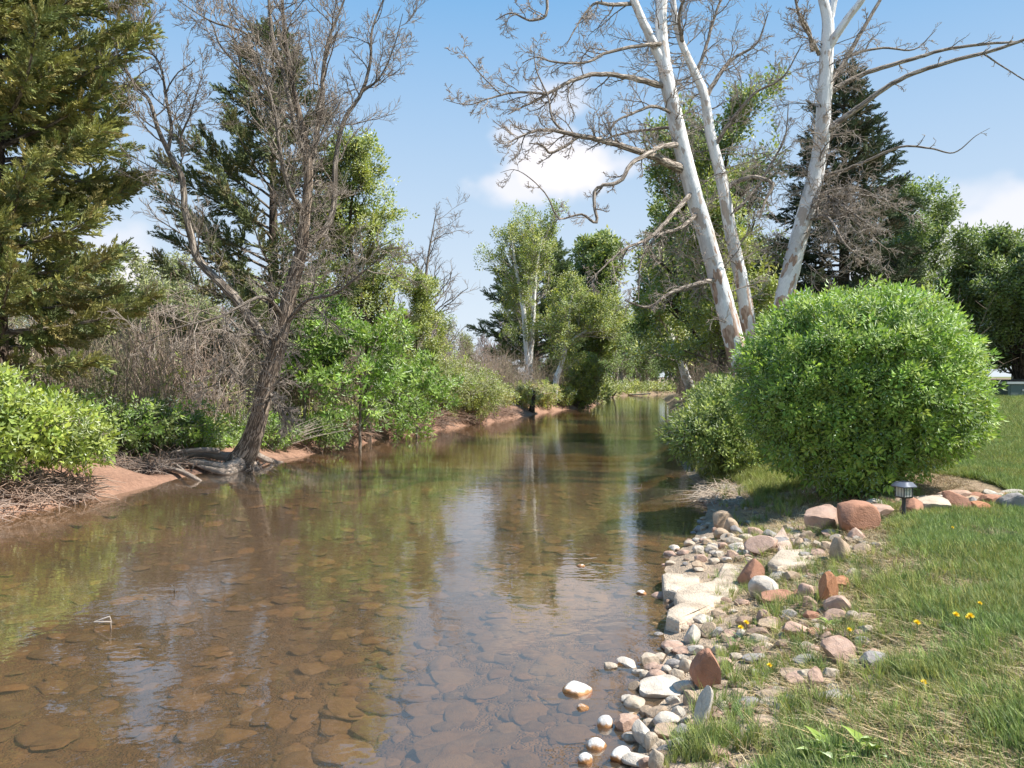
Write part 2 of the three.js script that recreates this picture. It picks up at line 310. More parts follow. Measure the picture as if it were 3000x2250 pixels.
{
  const D = []; for (let d = -12; d < 2; d += 0.8) D.push(d); for (let d = 2; d < 1500; d *= 1.017) D.push(d);
  const out = []; for (let s = 0, st = 0.05; s < 1200; st *= 1.085, s += st) out.push(s);
  const IN = 44;
  const sheet = (name, cols, posOf, colOf, mat) => {
    const p = [], c = [], uv = [], ix = [];
    D.forEach((d) => { for (let k = 0; k < cols; k++) { const x = posOf(d, k); const y = landY(x, d); p.push(x, y, -d); uv.push(x, d); c.push(...colOf(x, d, y)); } });
    for (let j = 0; j < D.length - 1; j++) for (let k = 0; k < cols - 1; k++) { const a = j * cols + k; ix.push(a, a + 1, a + cols, a + 1, a + cols + 1, a + cols); }
    const g = new THREE.BufferGeometry(); g.setAttribute('position', new THREE.Float32BufferAttribute(p, 3)); g.setAttribute('color', new THREE.Float32BufferAttribute(c, 3)); g.setAttribute('uv', new THREE.Float32BufferAttribute(uv, 2)); g.setIndex(ix); g.computeVertexNormals();
    return structure(mesh(name, g, mat));
  };
  sheet('stream_bed', IN, (d, k) => { const t = 0.5 - 0.5 * Math.cos(Math.PI * k / (IN - 1)); return lerp(edgeL(d), edgeR(d), t); }, (x, d) => {
    const n = fbm(x * 0.7, d * 0.7, 3, 4), q = fbm(x * 3.1, d * 3.1, 5, 3);
    return mix3(mix3([0.135, 0.092, 0.054], [0.25, 0.175, 0.105], smooth(0.3, 0.7, n)), [0.10, 0.074, 0.048], 0.6 * smooth(0.5, 0.7, q));
  }, M.bed);
  sheet('ground', out.length, (d, k) => edgeR(d) + out[k], (x, d) => {
    const s = x - edgeR(d), n = fbm(x * 1.3, d * 1.3, 7, 4), q = fbm(x * 5, d * 5, 8, 3);
    const gravel = mix3([0.42, 0.32, 0.23], [0.54, 0.44, 0.33], n), thatch = mix3([0.30, 0.25, 0.12], [0.46, 0.36, 0.22], smooth(0.4, 0.65, q)), green = [0.19, 0.24, 0.07];
    let c = mix3(gravel, thatch, smooth(0.6, 1.9, s + (n - 0.5) * 1.6));
    c = mix3(c, green, 0.75 * smooth(1.9, 3.3, s + (q - 0.5) * 2));
    c = mix3(c, mix3([0.30, 0.225, 0.15], [0.46, 0.345, 0.235], q), 1 - smooth(0.85, 1.1, Math.hypot((x - 4.8) / 2.1, (d - 10.3) / 1.6) + (n - 0.5) * 0.5));
    return mix3(c, mix3([0.27, 0.215, 0.13], [0.40, 0.32, 0.20], q), smooth(13, 18, d) * (1 - smooth(4, 7, s)));
  }, M.ground);
  sheet('ground_left', out.length, (d, k) => edgeL(d) - out[k], (x, d) => {
    const s = edgeL(d) - x, n = fbm(x * 1.7, d * 1.7, 2, 4), q = fbm(x * 6, d * 6, 2, 3);
    const mud = mix3([0.33, 0.185, 0.125], [0.46, 0.285, 0.20], n), litter = mix3([0.20, 0.145, 0.095], [0.36, 0.27, 0.18], q);
    return mix3(mud, litter, Math.max(smooth(0.9, 1.7, s + (n - 0.5) * 1.2), smooth(62, 75, d)));
  }, M.ground);
  // the water: one sheet from bank to bank, its rim hidden under the banks
  const p = [], uv = [], ix = [], C = 9;
  const DW = D.filter((d) => d < 420);
  DW.forEach((d) => { for (let k = 0; k < C; k++) { const x = lerp(edgeL(d) - 0.5, edgeR(d) + 0.5, k / (C - 1)); p.push(x, 0, -d); uv.push(x, d); } });
  for (let j = 0; j < DW.length - 1; j++) for (let k = 0; k < C - 1; k++) { const a = j * C + k; ix.push(a, a + 1, a + C, a + 1, a + C + 1, a + C); }
  const g = new THREE.BufferGeometry(); g.setAttribute('position', new THREE.Float32BufferAttribute(p, 3)); g.setAttribute('uv', new THREE.Float32BufferAttribute(uv, 2)); g.setIndex(ix); g.computeVertexNormals();
  structure(mesh('water', g, M.water));
}

// ------------------------------------------------------------------ trees
function curve(pts, n) { return new THREE.CatmullRomCurve3(pts).getPoints(n); }
class Tree {
  constructor(name, label, category, base, o = {}, group) {
    this.root = thing(name, label, category, base, group); this.base = base; this.o = o; this.r = rng(o.seed ?? 1);
    this.trunk = new Buf(base); this.branch = new Buf(base); this.twig = new Buf(base); this.tips = [];
  }
  limb(list, D, buf, o = {}) {                       // list of [u, v, radius, extra distance]
    return this.path(list.map(([u, v, , e = 0]) => at(u, v, D + e)), list.map((q) => q[2]), buf, o);
  }
  path(P, R, buf, o = {}) {
    const N = (o.steps ?? 6) * (P.length - 1), c = curve(P, N), rr = c.map((_, k) => { const t = k / N * (P.length - 1), i = Math.min(P.length - 2, Math.floor(t)); return lerp(R[i], R[i + 1], t - i); });
    const r = this.r, kn = o.knob ?? 0.05;
    const big = R[0] > 0.11 && o.round !== true;
    const ph = r() * 6;
    (buf ?? this.branch).tube(c.map((p, k) => k && k < N ? p.clone().add(rdir(r).multiplyScalar(rr[k] * kn * 2)) : p), big ? rr.map((q, k) => (a) => q * (1 + 0.07 * Math.sin(3 * a + ph + k * 0.12) + 0.05 * Math.sin(5 * a + ph * 2 - k * 0.09))) : rr, big ? 20 : rr[0] > 0.04 ? 9 : 6, o.v0 ?? 0, o.v1 ?? 1, o.uRep ?? 1);
    return { c, rr };
  }
  // side branches along a limb
  sprout({ c, rr }, n, from, to, len, o = {}) {
    const r = this.r;
    for (let k = 0; k < n; k++) {
      const t = lerp(from, to, (k + r()) / n), i = clamp(Math.floor(t * (c.length - 1)), 0, c.length - 2);
      const dir = c[i + 1].clone().sub(c[i]).normalize(), side = rdir(r); side.addScaledVector(dir, -side.dot(dir)).normalize();
      if (o.bias) side.add(o.bias).normalize();
      const d = dir.clone().multiplyScalar(o.along ?? 0.75).addScaledVector(side, 0.9).normalize();
      this.grow(c[i], d, len * (0.55 + 0.75 * r()) * (1 - 0.45 * t), Math.min(rr[i] * 0.55, o.r ?? 0.025), o.level ?? 0, o);
    }
  }
  grow(p, dir, len, rad, level, o) {
    const r = this.r, max = o.max ?? 2, S = level >= max ? 4 : 6, pts = [p.clone()], d = dir.clone(), step = len / S;
    for (let k = 0; k < S; k++) {
      d.addScaledVector(rdir(r), o.wob ?? 0.28).add(vec(0, (o.up ?? 0.06), 0)); if (o.pull) d.add(o.pull); d.normalize();
      pts.push(pts[k].clone().addScaledVector(d, step));
    }
    const end = level >= max ? 0.0022 : rad * 0.4, min = o.min ?? 0.0035;
    const R = pts.map((_, k) => Math.max(min * (level >= max ? 1 - 0.45 * k / S : 1), lerp(rad, end, k / S)));
    (rad > 0.012 ? this.branch : this.twig).tube(pts, R, rad > 0.02 ? 6 : rad > 0.008 ? 4 : 3);
    if (level >= max) { this.tips.push([pts[S], d.clone()], [pts[2], d.clone()]); return; }
    const n = (o.kids ?? [7, 6, 5])[level] ?? 5;
    for (let k = 0; k < n; k++) {
      const t = 0.18 + 0.82 * (k + r()) / n, i = Math.min(S - 1, Math.floor(t * S)), q = pts[i].clone().lerp(pts[i + 1], t * S - i), dd = pts[i + 1].clone().sub(pts[i]).normalize();
      const side = rdir(r); side.addScaledVector(dd, -side.dot(dd)).normalize();
      this.grow(q, dd.multiplyScalar(0.8).addScaledVector(side, 0.75).normalize(), len * (o.ratio ?? 0.5) * (0.6 + 0.7 * r()) * (1.1 - 0.5 * t), R[i] * 0.6, level + 1, o);
    }
    if (this.o.leafyLow) this.tips.push([pts[S], d.clone()]);
  }
  leaves(geos, per, size, palette, mat = M.leaf, spread = 0.12, keep = () => true) {
    const r = this.r, ins = geos.map((g) => new Inst(g, mat));
    for (const [p, d] of this.tips) for (let k = 0; k < per; k++) {
      const q = p.clone().addScaledVector(rdir(r), spread * r() * 1.6);
      if (!keep(q)) continue;
      ins[Math.floor(r() * geos.length)].add(q, d.clone().add(rdir(r)).add(vec(0, 0.3, 0)).normalize(), r() * 6, size * (0.7 + 0.6 * r()), jitter(palette[Math.floor(r() * palette.length)], r), this.base);
    }
    ins.forEach((i) => i.m.length && i.build('leaf_crown', this.root));
  }
  done(barkM, branchM, twigM) {
    if (!this.trunk.empty) mesh('trunk', this.trunk.geo(), barkM, this.root);
    if (!this.branch.empty) mesh('branches', this.branch.geo(), branchM ?? barkM, this.root).userData.kind = 'stuff';
    if (!this.twig.empty) mesh('twigs', this.twig.geo(), twigM ?? branchM, this.root).userData.kind = 'stuff';
    return this.root;
  }
}

// ---- the leaning bare tree with its roots laid open
{
  const D = 16.8, b = atY(700, 1374, 0.05);
  const t = new Tree('leaning_tree', 'bare leaning tree with exposed grey roots at the muddy bank', 'tree', b, { seed: 31 });
  const main = t.limb([[694, 1380, 0.34], [708, 1350, 0.27], [738, 1290, 0.215], [758, 1225, 0.195], [777, 1134, 0.185], [805, 1044, 0.18], [832, 931, 0.165], [859, 818, 0.15], [881, 740, 0.135], [895, 633, 0.115], [904, 497, 0.095], [895, 416, 0.08], [872, 316, 0.06], [854, 226, 0.05], [832, 90, 0.038], [827, 0, 0.032], [820, -130, 0.02]], D, t.trunk, { uRep: 3, v1: 5, knob: 0.03 });
  const L = [];
  const add = (list, n, len, o = {}) => { const q = t.limb(list, D, undefined, { v1: 3, uRep: 2, ...o }); L.push(q); t.sprout(q, Math.round(n * 1.3), 0.12, 1, len * 1.15, { max: 2, kids: [8, 7, 3], r: 0.018, up: 0.07, wob: 0.28, min: 0.0058, ...o }); return q; };
  add([[800, 1025, 0.12], [746, 953, 0.11, -.1], [692, 877, 0.10, -.3], [633, 818, 0.09, -.5], [579, 759, 0.082, -.6], [565, 714, 0.078, -.6], [542, 610, 0.068, -.7], [533, 520, 0.06, -.7], [493, 443, 0.05, -.7], [461, 371, 0.042, -.8], [434, 289, 0.035, -.8], [393, 244, 0.028, -.8], [344, 154, 0.018, -.9], [316, 9, 0.008, -.9]], 16, 1.3);
  add([[493, 443, 0.04, -.7], [502, 375, 0.04, -.6], [488, 294, 0.034, -.6], [470, 194, 0.028, -.6], [443, 149, 0.022, -.6], [407, 90, 0.014, -.6], [353, 45, 0.007, -.6]], 9, 1.1);
  add([[443, 149, 0.018, -.6], [443, 113, 0.014, -.6], [438, 45, 0.01, -.7], [440, -30, 0.006, -.7]], 6, 0.8);
  add([[533, 460, 0.03, -.7], [529, 407, 0.026, -.8], [556, 339, 0.02, -.9], [574, 280, 0.012, -1], [600, 200, 0.006, -1]], 9, 0.8);
  add([[890, 450, 0.06], [872, 398, 0.055, -.2], [827, 203, 0.045, -.4], [800, 113, 0.038, -.4], [787, 0, 0.03, -.5], [780, -120, 0.02, -.5]], 11, 1.3);
  add([[904, 540, 0.075], [927, 393, 0.066, .2], [945, 294, 0.056, .3], [945, 235, 0.05, .3], [958, 136, 0.04, .4], [972, 90, 0.034, .4], [1000, 23, 0.024, .4], [1030, -70, 0.014, .4]], 12, 1.3);
  add([[886, 737, 0.085], [967, 646, 0.07, .3], [985, 452, 0.058, .5], [1010, 350, 0.05, .6], [1060, 270, 0.042, .7], [1085, 180, 0.034, .8], [1090, 90, 0.026, .8], [1122, 0, 0.016, .9], [1150, -80, 0.01, .9]], 14, 1.2);
  add([[827, 203, 0.035, -.4], [768, 136, 0.03, -.6], [705, 90, 0.026, -.7], [633, 68, 0.02, -.8], [588, 45, 0.014, -.8], [520, 0, 0.008, -.9]], 9, 1.0);
  add([[854, 350, 0.035], [760, 270, 0.03, -.4], [705, 203, 0.024, -.7], [642, 127, 0.018, -.8], [619, 68, 0.012, -.9], [565, 32, 0.006, -1]], 9, 1.0);
  add([[895, 633, 0.06], [850, 560, 0.05, -.6], [818, 430, 0.04, -1], [806, 330, 0.03, -1.2], [770, 210, 0.02, -1.3], [730, 60, 0.01, -1.3]], 11, 1.2);
  add([[1060, 270, 0.03, .7], [1110, 230, 0.022, .6], [1150, 150, 0.014, .5], [1180, 40, 0.007, .5]], 9, 1.0);
  add([[841, 944, 0.05], [900, 880, 0.04, -.6], [980, 860, 0.03, -1], [1060, 800, 0.02, -1.3], [1130, 740, 0.01, -1.5]], 10, 1.2, { up: 0 });
  add([[820, 1000, 0.045], [740, 980, 0.034, -.9], [664, 999, 0.026, -1.4], [655, 1080, 0.02, -1.5], [633, 1125, 0.014, -1.5], [588, 1139, 0.008, -1.6]], 10, 0.9, { up: -0.06 });
  add([[832, 931, 0.05], [770, 870, 0.036, -1], [640, 930, 0.026, -1.6], [520, 960, 0.014, -2], [430, 1000, 0.008, -2.2]], 10, 1.1, { up: -0.02 });
  add([[786, 1150, 0.05], [812, 1180, 0.036, -.3], [830, 1210, 0.028, -.4], [836, 1240, 0.018, -.5]], 12, 0.6, { up: -0.12, wob: 0.5 });
  t.sprout(main, 60, 0.22, 0.62, 1.3, { max: 2, kids: [7, 6, 3], r: 0.016, min: 0.0055, up: -0.03, wob: 0.34, along: 0.25 });
  t.sprout(main, 44, 0.5, 1, 1.9, { max: 2, kids: [8, 7, 3], r: 0.016, min: 0.0055, up: 0.08 });
  // roots along the bank
  const roots = new Buf(b), rt = (list, R, sides = 10) => { const P = list.map(([u, v, y]) => atY(u, v, y)), N = 8 * (P.length - 1), c = curve(P, N); const rr = c.map((_, k) => { const q = k / N * (P.length - 1), i = Math.min(P.length - 2, Math.floor(q)); return lerp(R[i], R[i + 1], q - i); }); roots.tube(c, rr, sides, 0, 3, 2); };
  rt([[712, 1340, 0.25], [660, 1338, 0.26], [606, 1329, 0.32], [558, 1331, 0.3], [495, 1341, 0.2], [450, 1352, 0.1]], [0.14, 0.11, 0.095, 0.085, 0.07, 0.05]);
  rt([[700, 1362, 0.12], [660, 1372, 0.10], [625, 1364, 0.14], [571, 1357, 0.17], [517, 1354, 0.17], [452, 1352, 0.14], [400, 1352, 0.05]], [0.17, 0.12, 0.09, 0.085, 0.08, 0.06, 0.04]);
  rt([[690, 1372, 0.06], [660, 1384, 0.05], [620, 1376, 0.08], [585, 1366, 0.12]], [0.13, 0.08, 0.06, 0.04]);
  rt([[592, 1412, -0.03], [570, 1400, 0.06], [544, 1388, 0.10], [503, 1374, 0.13], [449, 1363, 0.15], [406, 1361, 0.12], [350, 1370, 0.02]], [0.03, 0.045, 0.05, 0.05, 0.045, 0.04, 0.03]);
  rt([[544, 1388, 0.10], [530, 1372, 0.16], [505, 1355, 0.24]], [0.035, 0.03, 0.022]);
  rt([[676, 1360, 0.12], [674, 1378, 0.04], [670, 1392, -0.06]], [0.13, 0.085, 0.06]);
  rt([[740, 1330, 0.2], [775, 1345, 0.12], [800, 1352, 0.04], [830, 1356, -0.02]], [0.12, 0.08, 0.05, 0.03]);
  rt([[730, 1345, 0.15], [752, 1372, 0.02], [765, 1390, -0.08]], [0.1, 0.06, 0.03]);
  rt([[640, 1322, 0.4], [600, 1318, 0.45], [540, 1322, 0.42], [470, 1330, 0.35]], [0.07, 0.06, 0.05, 0.03]);
  const rr = t.r;
  for (let k = 0; k < 60; k++) {                     // fine rootlets
    const u = lerp(420, 800, rr()), v = 1345 + 20 * rr(), y = 0.12 + 0.12 * rr(), p = atY(u, v, y);
    roots.tube([p, p.clone().add(vec((rr() - 0.5) * 0.3, -0.06, 0.08)), p.clone().add(vec((rr() - 0.5) * 0.5, -0.16, 0.2))], [0.012, 0.008, 0.004], 4);
  }
  mesh('roots', roots.geo(), M.root, t.root);
  t.done(M.bark, M.barkGrey, M.twigGrey);
}

// ---- the white sycamores on the right bank
function sycamore(label, base, seed, build) {
  const t = new Tree('sycamore_tree', label, 'tree', base, { seed });
  build(t);
  t.done(M.syc, M.barkSyc, M.twigSyc);
}
const bare = { max: 2, kids: [7, 6, 3], r: 0.016, up: 0.03, wob: 0.36, min: 0.0055 };
sycamore('white-barked sycamore with long twisted limbs reaching over the water', hitLand(2236, 1345), 41, (t) => {
  const D = 17, A = t.limb([[2240, 1360, 0.30], [2222, 1280, 0.26], [2160, 1040, 0.225], [2110, 840, 0.205], [2055, 640, 0.19], [2010, 480, 0.175], [1975, 330, 0.165], [1945, 180, 0.15], [1936, 60, 0.13], [1944, -60, 0.115], [1950, -260, 0.08]], D, t.trunk, { knob: 0.02 });
  t.limb([[1950, 205, 0.12], [1905, 110, 0.10, -.1], [1868, 30, 0.088, -.2], [1835, -60, 0.075, -.3], [1800, -200, 0.05, -.3]], D, t.trunk, { v0: 0.5, v1: 0.9, round: true });
  const add = (list, n, len, o = {}) => { const q = t.limb(list, D, undefined, { v1: 3, uRep: 1, knob: 0.12, ...o }); t.sprout(q, n, 0.1, 1, len, { ...bare, ...o }); return q; };
  add([[1940, 250, 0.075], [1836, 226, 0.055, -.5], [1746, 217, 0.048, -.9], [1678, 235, 0.042, -1.2], [1633, 258, 0.036, -1.4], [1588, 285, 0.03, -1.5], [1533, 312, 0.02, -1.6], [1488, 335, 0.01, -1.8]], 13, 0.9);
  add([[1606, 275, 0.028, -1.5], [1506, 271, 0.022, -1.7], [1429, 290, 0.016, -1.9], [1370, 307, 0.01, -2], [1307, 294, 0.005, -2.1]], 10, 0.7);
  add([[1470, 280, 0.014, -1.8], [1416, 226, 0.012, -1.9], [1370, 172, 0.009, -2], [1339, 136, 0.005, -2]], 6, 0.5);
  const a2 = add([[1995, 495, 0.11], [1940, 470, 0.085, -.5], [1882, 447, 0.07, -1], [1791, 420, 0.06, -1.4], [1700, 398, 0.048, -1.7], [1588, 380, 0.032, -2], [1520, 402, 0.02, -2.2], [1488, 420, 0.012, -2.3]], 15, 0.9);
  add([[1692, 402, 0.036, -1.7], [1651, 430, 0.03, -1.9], [1610, 447, 0.026, -2], [1588, 425, 0.02, -2.1], [1551, 420, 0.01, -2.2]], 6, 0.5);
  add([[1655, 389, 0.03, -1.8], [1619, 348, 0.026, -1.8], [1606, 285, 0.02, -1.7], [1570, 200, 0.012, -1.7], [1563, 110, 0.006, -1.7]], 7, 0.6);
  add([[1985, 425, 0.07], [1940, 430, 0.055, -1], [1895, 452, 0.05, -1.5], [1850, 479, 0.044, -1.9], [1814, 533, 0.04, -2.1], [1768, 542, 0.036, -2.2], [1741, 565, 0.034, -2.2], [1746, 651, 0.03, -2.3], [1705, 628, 0.022, -2.4], [1637, 640, 0.017, -2.5], [1606, 579, 0.014, -2.6], [1556, 524, 0.01, -2.7], [1506, 497, 0.007, -2.8], [1466, 506, 0.004, -2.9]], 12, 0.6, { steps: 4, knob: 0.2 });
  add([[1950, 131, 0.05], [1890, 131, 0.04, -.4], [1768, 158, 0.032, -.9], [1723, 181, 0.026, -1.1], [1619, 181, 0.02, -1.5], [1574, 167, 0.014, -1.6], [1529, 185, 0.008, -1.7]], 12, 0.8);
  add([[1985, 375, 0.045], [1945, 375, 0.036, .3], [1836, 389, 0.028, .4], [1777, 407, 0.02, .4], [1720, 440, 0.01, .4]], 8, 0.7);
  add([[1970, 330, 0.04], [1908, 312, 0.034, -.8], [1850, 334, 0.028, -1], [1805, 357, 0.022, -1.2], [1777, 402, 0.012, -1.2]], 7, 0.7);
  add([[1870, 10, 0.05], [1786, 14, 0.04, -.6], [1746, 9, 0.03, -.8], [1700, 60, 0.02, -1], [1660, 130, 0.01, -1.2]], 9, 0.9);
  add([[1850, -150, 0.05, -.3], [1700, -150, 0.045, -.8], [1605, -80, 0.036, -1], [1599, 45, 0.03, -1], [1551, 59, 0.024, -1.1], [1497, 38, 0.016, -1.2], [1452, 59, 0.008, -1.2]], 10, 0.7, { steps: 5 });
  add([[2030, 560, 0.06], [1960, 640, 0.045, -.8], [1900, 700, 0.036, -1.4], [1830, 730, 0.026, -1.8], [1760, 790, 0.014, -2.2], [1720, 830, 0.007, -2.4]], 12, 0.8, { up: -0.02 });
  add([[2050, 620, 0.055], [1990, 670, 0.042, -.5], [1930, 690, 0.03, -.8], [1880, 760, 0.02, -1], [1870, 880, 0.01, -1.1]], 9, 0.7, { up: -0.05 });
  add([[2105, 815, 0.06], [2050, 830, 0.05, -.3], [1960, 860, 0.04, -.5], [1900, 900, 0.03, -.6], [1830, 880, 0.015, -.8]], 9, 0.7, { up: 0 });
  t.sprout(A, 34, 0.25, 0.8, 1.3, { ...bare, along: 0.2 });
  t.sprout(a2, 10, 0.3, 1, 0.8, { ...bare, up: 0.1 });
});
sycamore('slim white sycamore stem close behind the twisted-limbed sycamore', hitLand(2268, 1338), 43, (t) => {
  const D = 17.9, B = t.limb([[2270, 1350, 0.22], [2252, 1250, 0.2], [2200, 1000, 0.175], [2178, 850, 0.16], [2145, 700, 0.15], [2112, 520, 0.13], [2080, 390, 0.115], [2060, 270, 0.10], [2015, 170, 0.085], [1985, 90, 0.075], [1968, -60, 0.06], [1970, -200, 0.03]], D, t.trunk, { knob: 0.02 });
  const add = (list, n, len, o = {}) => { const q = t.limb(list, D, undefined, { v1: 3, uRep: 1, knob: 0.12, ...o }); t.sprout(q, n, 0.1, 1, len, { ...bare, ...o }); return q; };
  add([[2120, 560, 0.07], [2140, 542, 0.06], [2203, 520, 0.05, -.2], [2262, 538, 0.042, -.4], [2240, 592, 0.034, -.5], [2225, 640, 0.02, -.6]], 8, 0.7, { up: 0 });
  add([[2065, 290, 0.06], [2120, 200, 0.05, .2], [2150, 170, 0.04, .3], [2215, 130, 0.026, .4], [2250, 40, 0.014, .4]], 12, 1.0);
  add([[2090, 430, 0.055], [2160, 330, 0.045, -.3], [2215, 270, 0.034, -.4], [2290, 230, 0.022, -.5], [2350, 130, 0.01, -.6]], 13, 1.0);
  add([[2040, 220, 0.05], [2070, 130, 0.04, .3], [2100, 30, 0.03, .4], [2150, -80, 0.02, .5]], 12, 1.1);
  add([[2130, 640, 0.05], [2210, 560, 0.04, .3], [2260, 480, 0.03, .4], [2300, 400, 0.02, .4], [2310, 300, 0.01, .4]], 12, 0.9);
  add([[2000, 130, 0.05], [1990, 40, 0.04, -.5], [2030, -60, 0.03, -.8]], 9, 1.1);
  t.sprout(B, 52, 0.25, 0.95, 1.6, { ...bare, along: 0.2 });
});
sycamore('white sycamore leaning towards the lawn with long bare limbs over it', hitLand(2262, 1332), 47, (t) => {
  const D = 18.4, C = t.limb([[2246, 1340, 0.29], [2258, 1200, 0.26], [2278, 1000, 0.235], [2300, 860, 0.215], [2330, 740, 0.20], [2362, 620, 0.195], [2393, 500, 0.19], [2408, 400, 0.18], [2417, 250, 0.165], [2421, 150, 0.15], [2424, 60, 0.13], [2404, -30, 0.10], [2385, -200, 0.06]], D, t.trunk, { knob: 0.02 });
  t.limb([[2424, 90, 0.10], [2440, 20, 0.09], [2455, -60, 0.08], [2480, -200, 0.05]], D, t.trunk, { v0: 0.55, v1: 0.9, round: true });
  t.limb([[2420, 150, 0.11], [2465, 80, 0.095, -.2], [2520, 5, 0.08, -.4], [2580, -80, 0.06, -.6]], D, t.trunk, { v0: 0.55, v1: 0.9, round: true });
  const add = (list, n, len, o = {}) => { const q = t.limb(list, D, undefined, { v1: 3, uRep: 1, knob: 0.08, ...o }); t.sprout(q, n, 0.15, 1, len, { ...bare, ...o }); return q; };
  add([[2410, 400, 0.10], [2434, 375, 0.085, -.1], [2520, 312, 0.066, -.4], [2633, 235, 0.055, -.7], [2768, 185, 0.047, -1], [2904, 149, 0.04, -1.2], [3000, 117, 0.034, -1.4], [3120, 80, 0.02, -1.6]], 6, 0.5, { kids: [4, 3, 2] });
  add([[2420, 275, 0.09], [2452, 258, 0.075, .1], [2542, 212, 0.058, 0], [2678, 172, 0.046, -.2], [2768, 145, 0.038, -.3], [2904, 127, 0.03, -.5], [3000, 118, 0.022, -.6], [3110, 60, 0.012, -.8]], 7, 0.6, { kids: [4, 3, 2] });
  add([[2470, 185, 0.04, .3], [2493, 163, 0.036, .3], [2588, 140, 0.028, .4], [2678, 145, 0.018, .4], [2740, 90, 0.01, .4]], 9, 0.7, { kids: [4, 4, 3] });
  add([[2418, 300, 0.08], [2440, 235, 0.07, .2], [2475, 180, 0.06, .3], [2520, 100, 0.05, .3], [2578, 0, 0.04, .4], [2640, -110, 0.025, .5]], 6, 0.8);
  add([[2395, 520, 0.05], [2470, 500, 0.04, -.4], [2542, 470, 0.034, -.8], [2642, 430, 0.026, -1.1], [2723, 434, 0.02, -1.3], [2795, 447, 0.015, -1.4], [2859, 398, 0.009, -1.5], [2900, 375, 0.004, -1.5]], 4, 0.4, { kids: [2, 2, 2] });
  add([[2885, 160, 0.022, -1.2], [2930, 190, 0.018, -1.2], [3010, 240, 0.014, -1.3]], 2, 0.3, { kids: [2, 2] });
  add([[2380, 150, 0.05], [2370, 90, 0.042, -.3], [2340, 40, 0.034, -.5], [2325, -40, 0.02, -.6]], 7, 0.9);
  add([[2400, 160, 0.05, -.1], [2375, 110, 0.04, -.4], [2350, 70, 0.03, -.5], [2330, 0, 0.02, -.6]], 8, 0.9);
  for (const [u, v, e] of [[2470, 600, -.8], [2520, 640, -1.2], [2560, 700, -1], [2600, 590, -.6], [2480, 720, -1.6], [2540, 560, -.2]])
    add([[2365, 600 + (v - 600) * 0.4, 0.045], [lerp(2365, u, .5), lerp(590, v, .5) - 20, 0.032, e * .5], [u, v, 0.02, e], [u + 50, v + 40, 0.008, e]], 13, 0.9, { up: -0.06, wob: 0.42 });
  t.sprout(C, 46, 0.3, 0.78, 1.5, { ...bare, along: 0.2, up: -0.02 });
});

// ------------------------------------------------------------------ conifers
function conifer(label, base, o) {
  const root = thing(o.name ?? 'cedar_tree', label, 'tree', base), r = rng(o.seed), tr = new Buf(base), br = new Buf(base);
  const H = o.height, top = base.clone().add(vec(o.lean ?? 0, H, 0));
  tr.tube([0, 0.2, 0.4, 0.6, 0.8, 1].map((t) => base.clone().lerp(top, t)), [1, 0.85, 0.68, 0.48, 0.25, 0.05].map((k) => k * o.trunk), 12, 0, 6, 2);
  const ins = G.frond.map((g) => new Inst(g, M.needle));
  for (let k = 0; k < o.limbs; k++) {
    const t = lerp(o.from, 1, Math.pow((k + r()) / o.limbs, 0.9)), p0 = base.clone().lerp(top, t), a = k * 2.39996 + r() * 0.8;
    if (o.skip && o.skip(a, t)) continue;
    const reach = o.profile(t) * (0.72 + 0.4 * r()), rise = lerp(o.rise[0], o.rise[1], t) + (r() - 0.5) * 0.25;
    const d = vec(Math.cos(a) * Math.cos(rise), Math.sin(rise), Math.sin(a) * Math.cos(rise)), pts = [p0.clone()], S = 8, len = reach / Math.max(0.45, Math.cos(rise));
    for (let s = 0; s < S; s++) { d.addScaledVector(rdir(r), 0.08).add(vec(0, o.curl * (s / S - 0.35), 0)).normalize(); pts.push(pts[s].clone().addScaledVector(d, len / S)); }
    br.tube(pts, pts.map((_, s) => lerp(o.trunk * 0.16 * (0.4 + reach / 3), 0.006, s / S)), 5, 0, 2);
    const n = Math.ceil(len * o.density);
    for (let f = 0; f < n; f++) {
      const q = lerp(o.inner ?? 0.25, 1, Math.pow((f + r()) / n, 0.8)), i = Math.min(S - 1, Math.floor(q * S)), pos = pts[i].clone().lerp(pts[i + 1], q * S - i), dir = pts[i + 1].clone().sub(pts[i]).normalize();
      const side = rdir(r); side.y *= 0.45; side.addScaledVector(dir, -side.dot(dir)).normalize();
      const fd = dir.clone().multiplyScalar(lerp(0.5, 1.4, q)).addScaledVector(side, 0.9).add(vec(0, o.droop ?? 0, 0)).normalize();
      pos.addScaledVector(side, 0.10 * r() * o.size);
      ins[Math.floor(r() * 3)].add(pos, fd, r() * 6, o.size * lerp(1.15, 0.75, q) * (0.6 + 0.7 * r()), jitter(o.palette[Math.floor(r() * o.palette.length)], r, 0.28), base);
    }
    ins[k % 3].add(pts[S].clone().addScaledVector(d, -0.2 * o.size), d.clone(), r() * 6, o.size * 0.9, jitter(o.palette[0], r, 0.25), base);
  }
  mesh('trunk', tr.geo(), M.barkDark, root); mesh('branches', br.geo(), M.barkGrey, root);
  ins.forEach((i) => i.build('foliage', root));
  return root;
}
const cedar = [[0.263, 0.281, 0.069], [0.206, 0.237, 0.062], [0.319, 0.312, 0.088], [0.15, 0.188, 0.053], [0.269, 0.231, 0.075]];
const darkGreen = lum([[0.035, 0.055, 0.022], [0.05, 0.07, 0.028], [0.06, 0.075, 0.03], [0.07, 0.06, 0.03]], 1.35);
const prof = (...t) => tableOf(t);
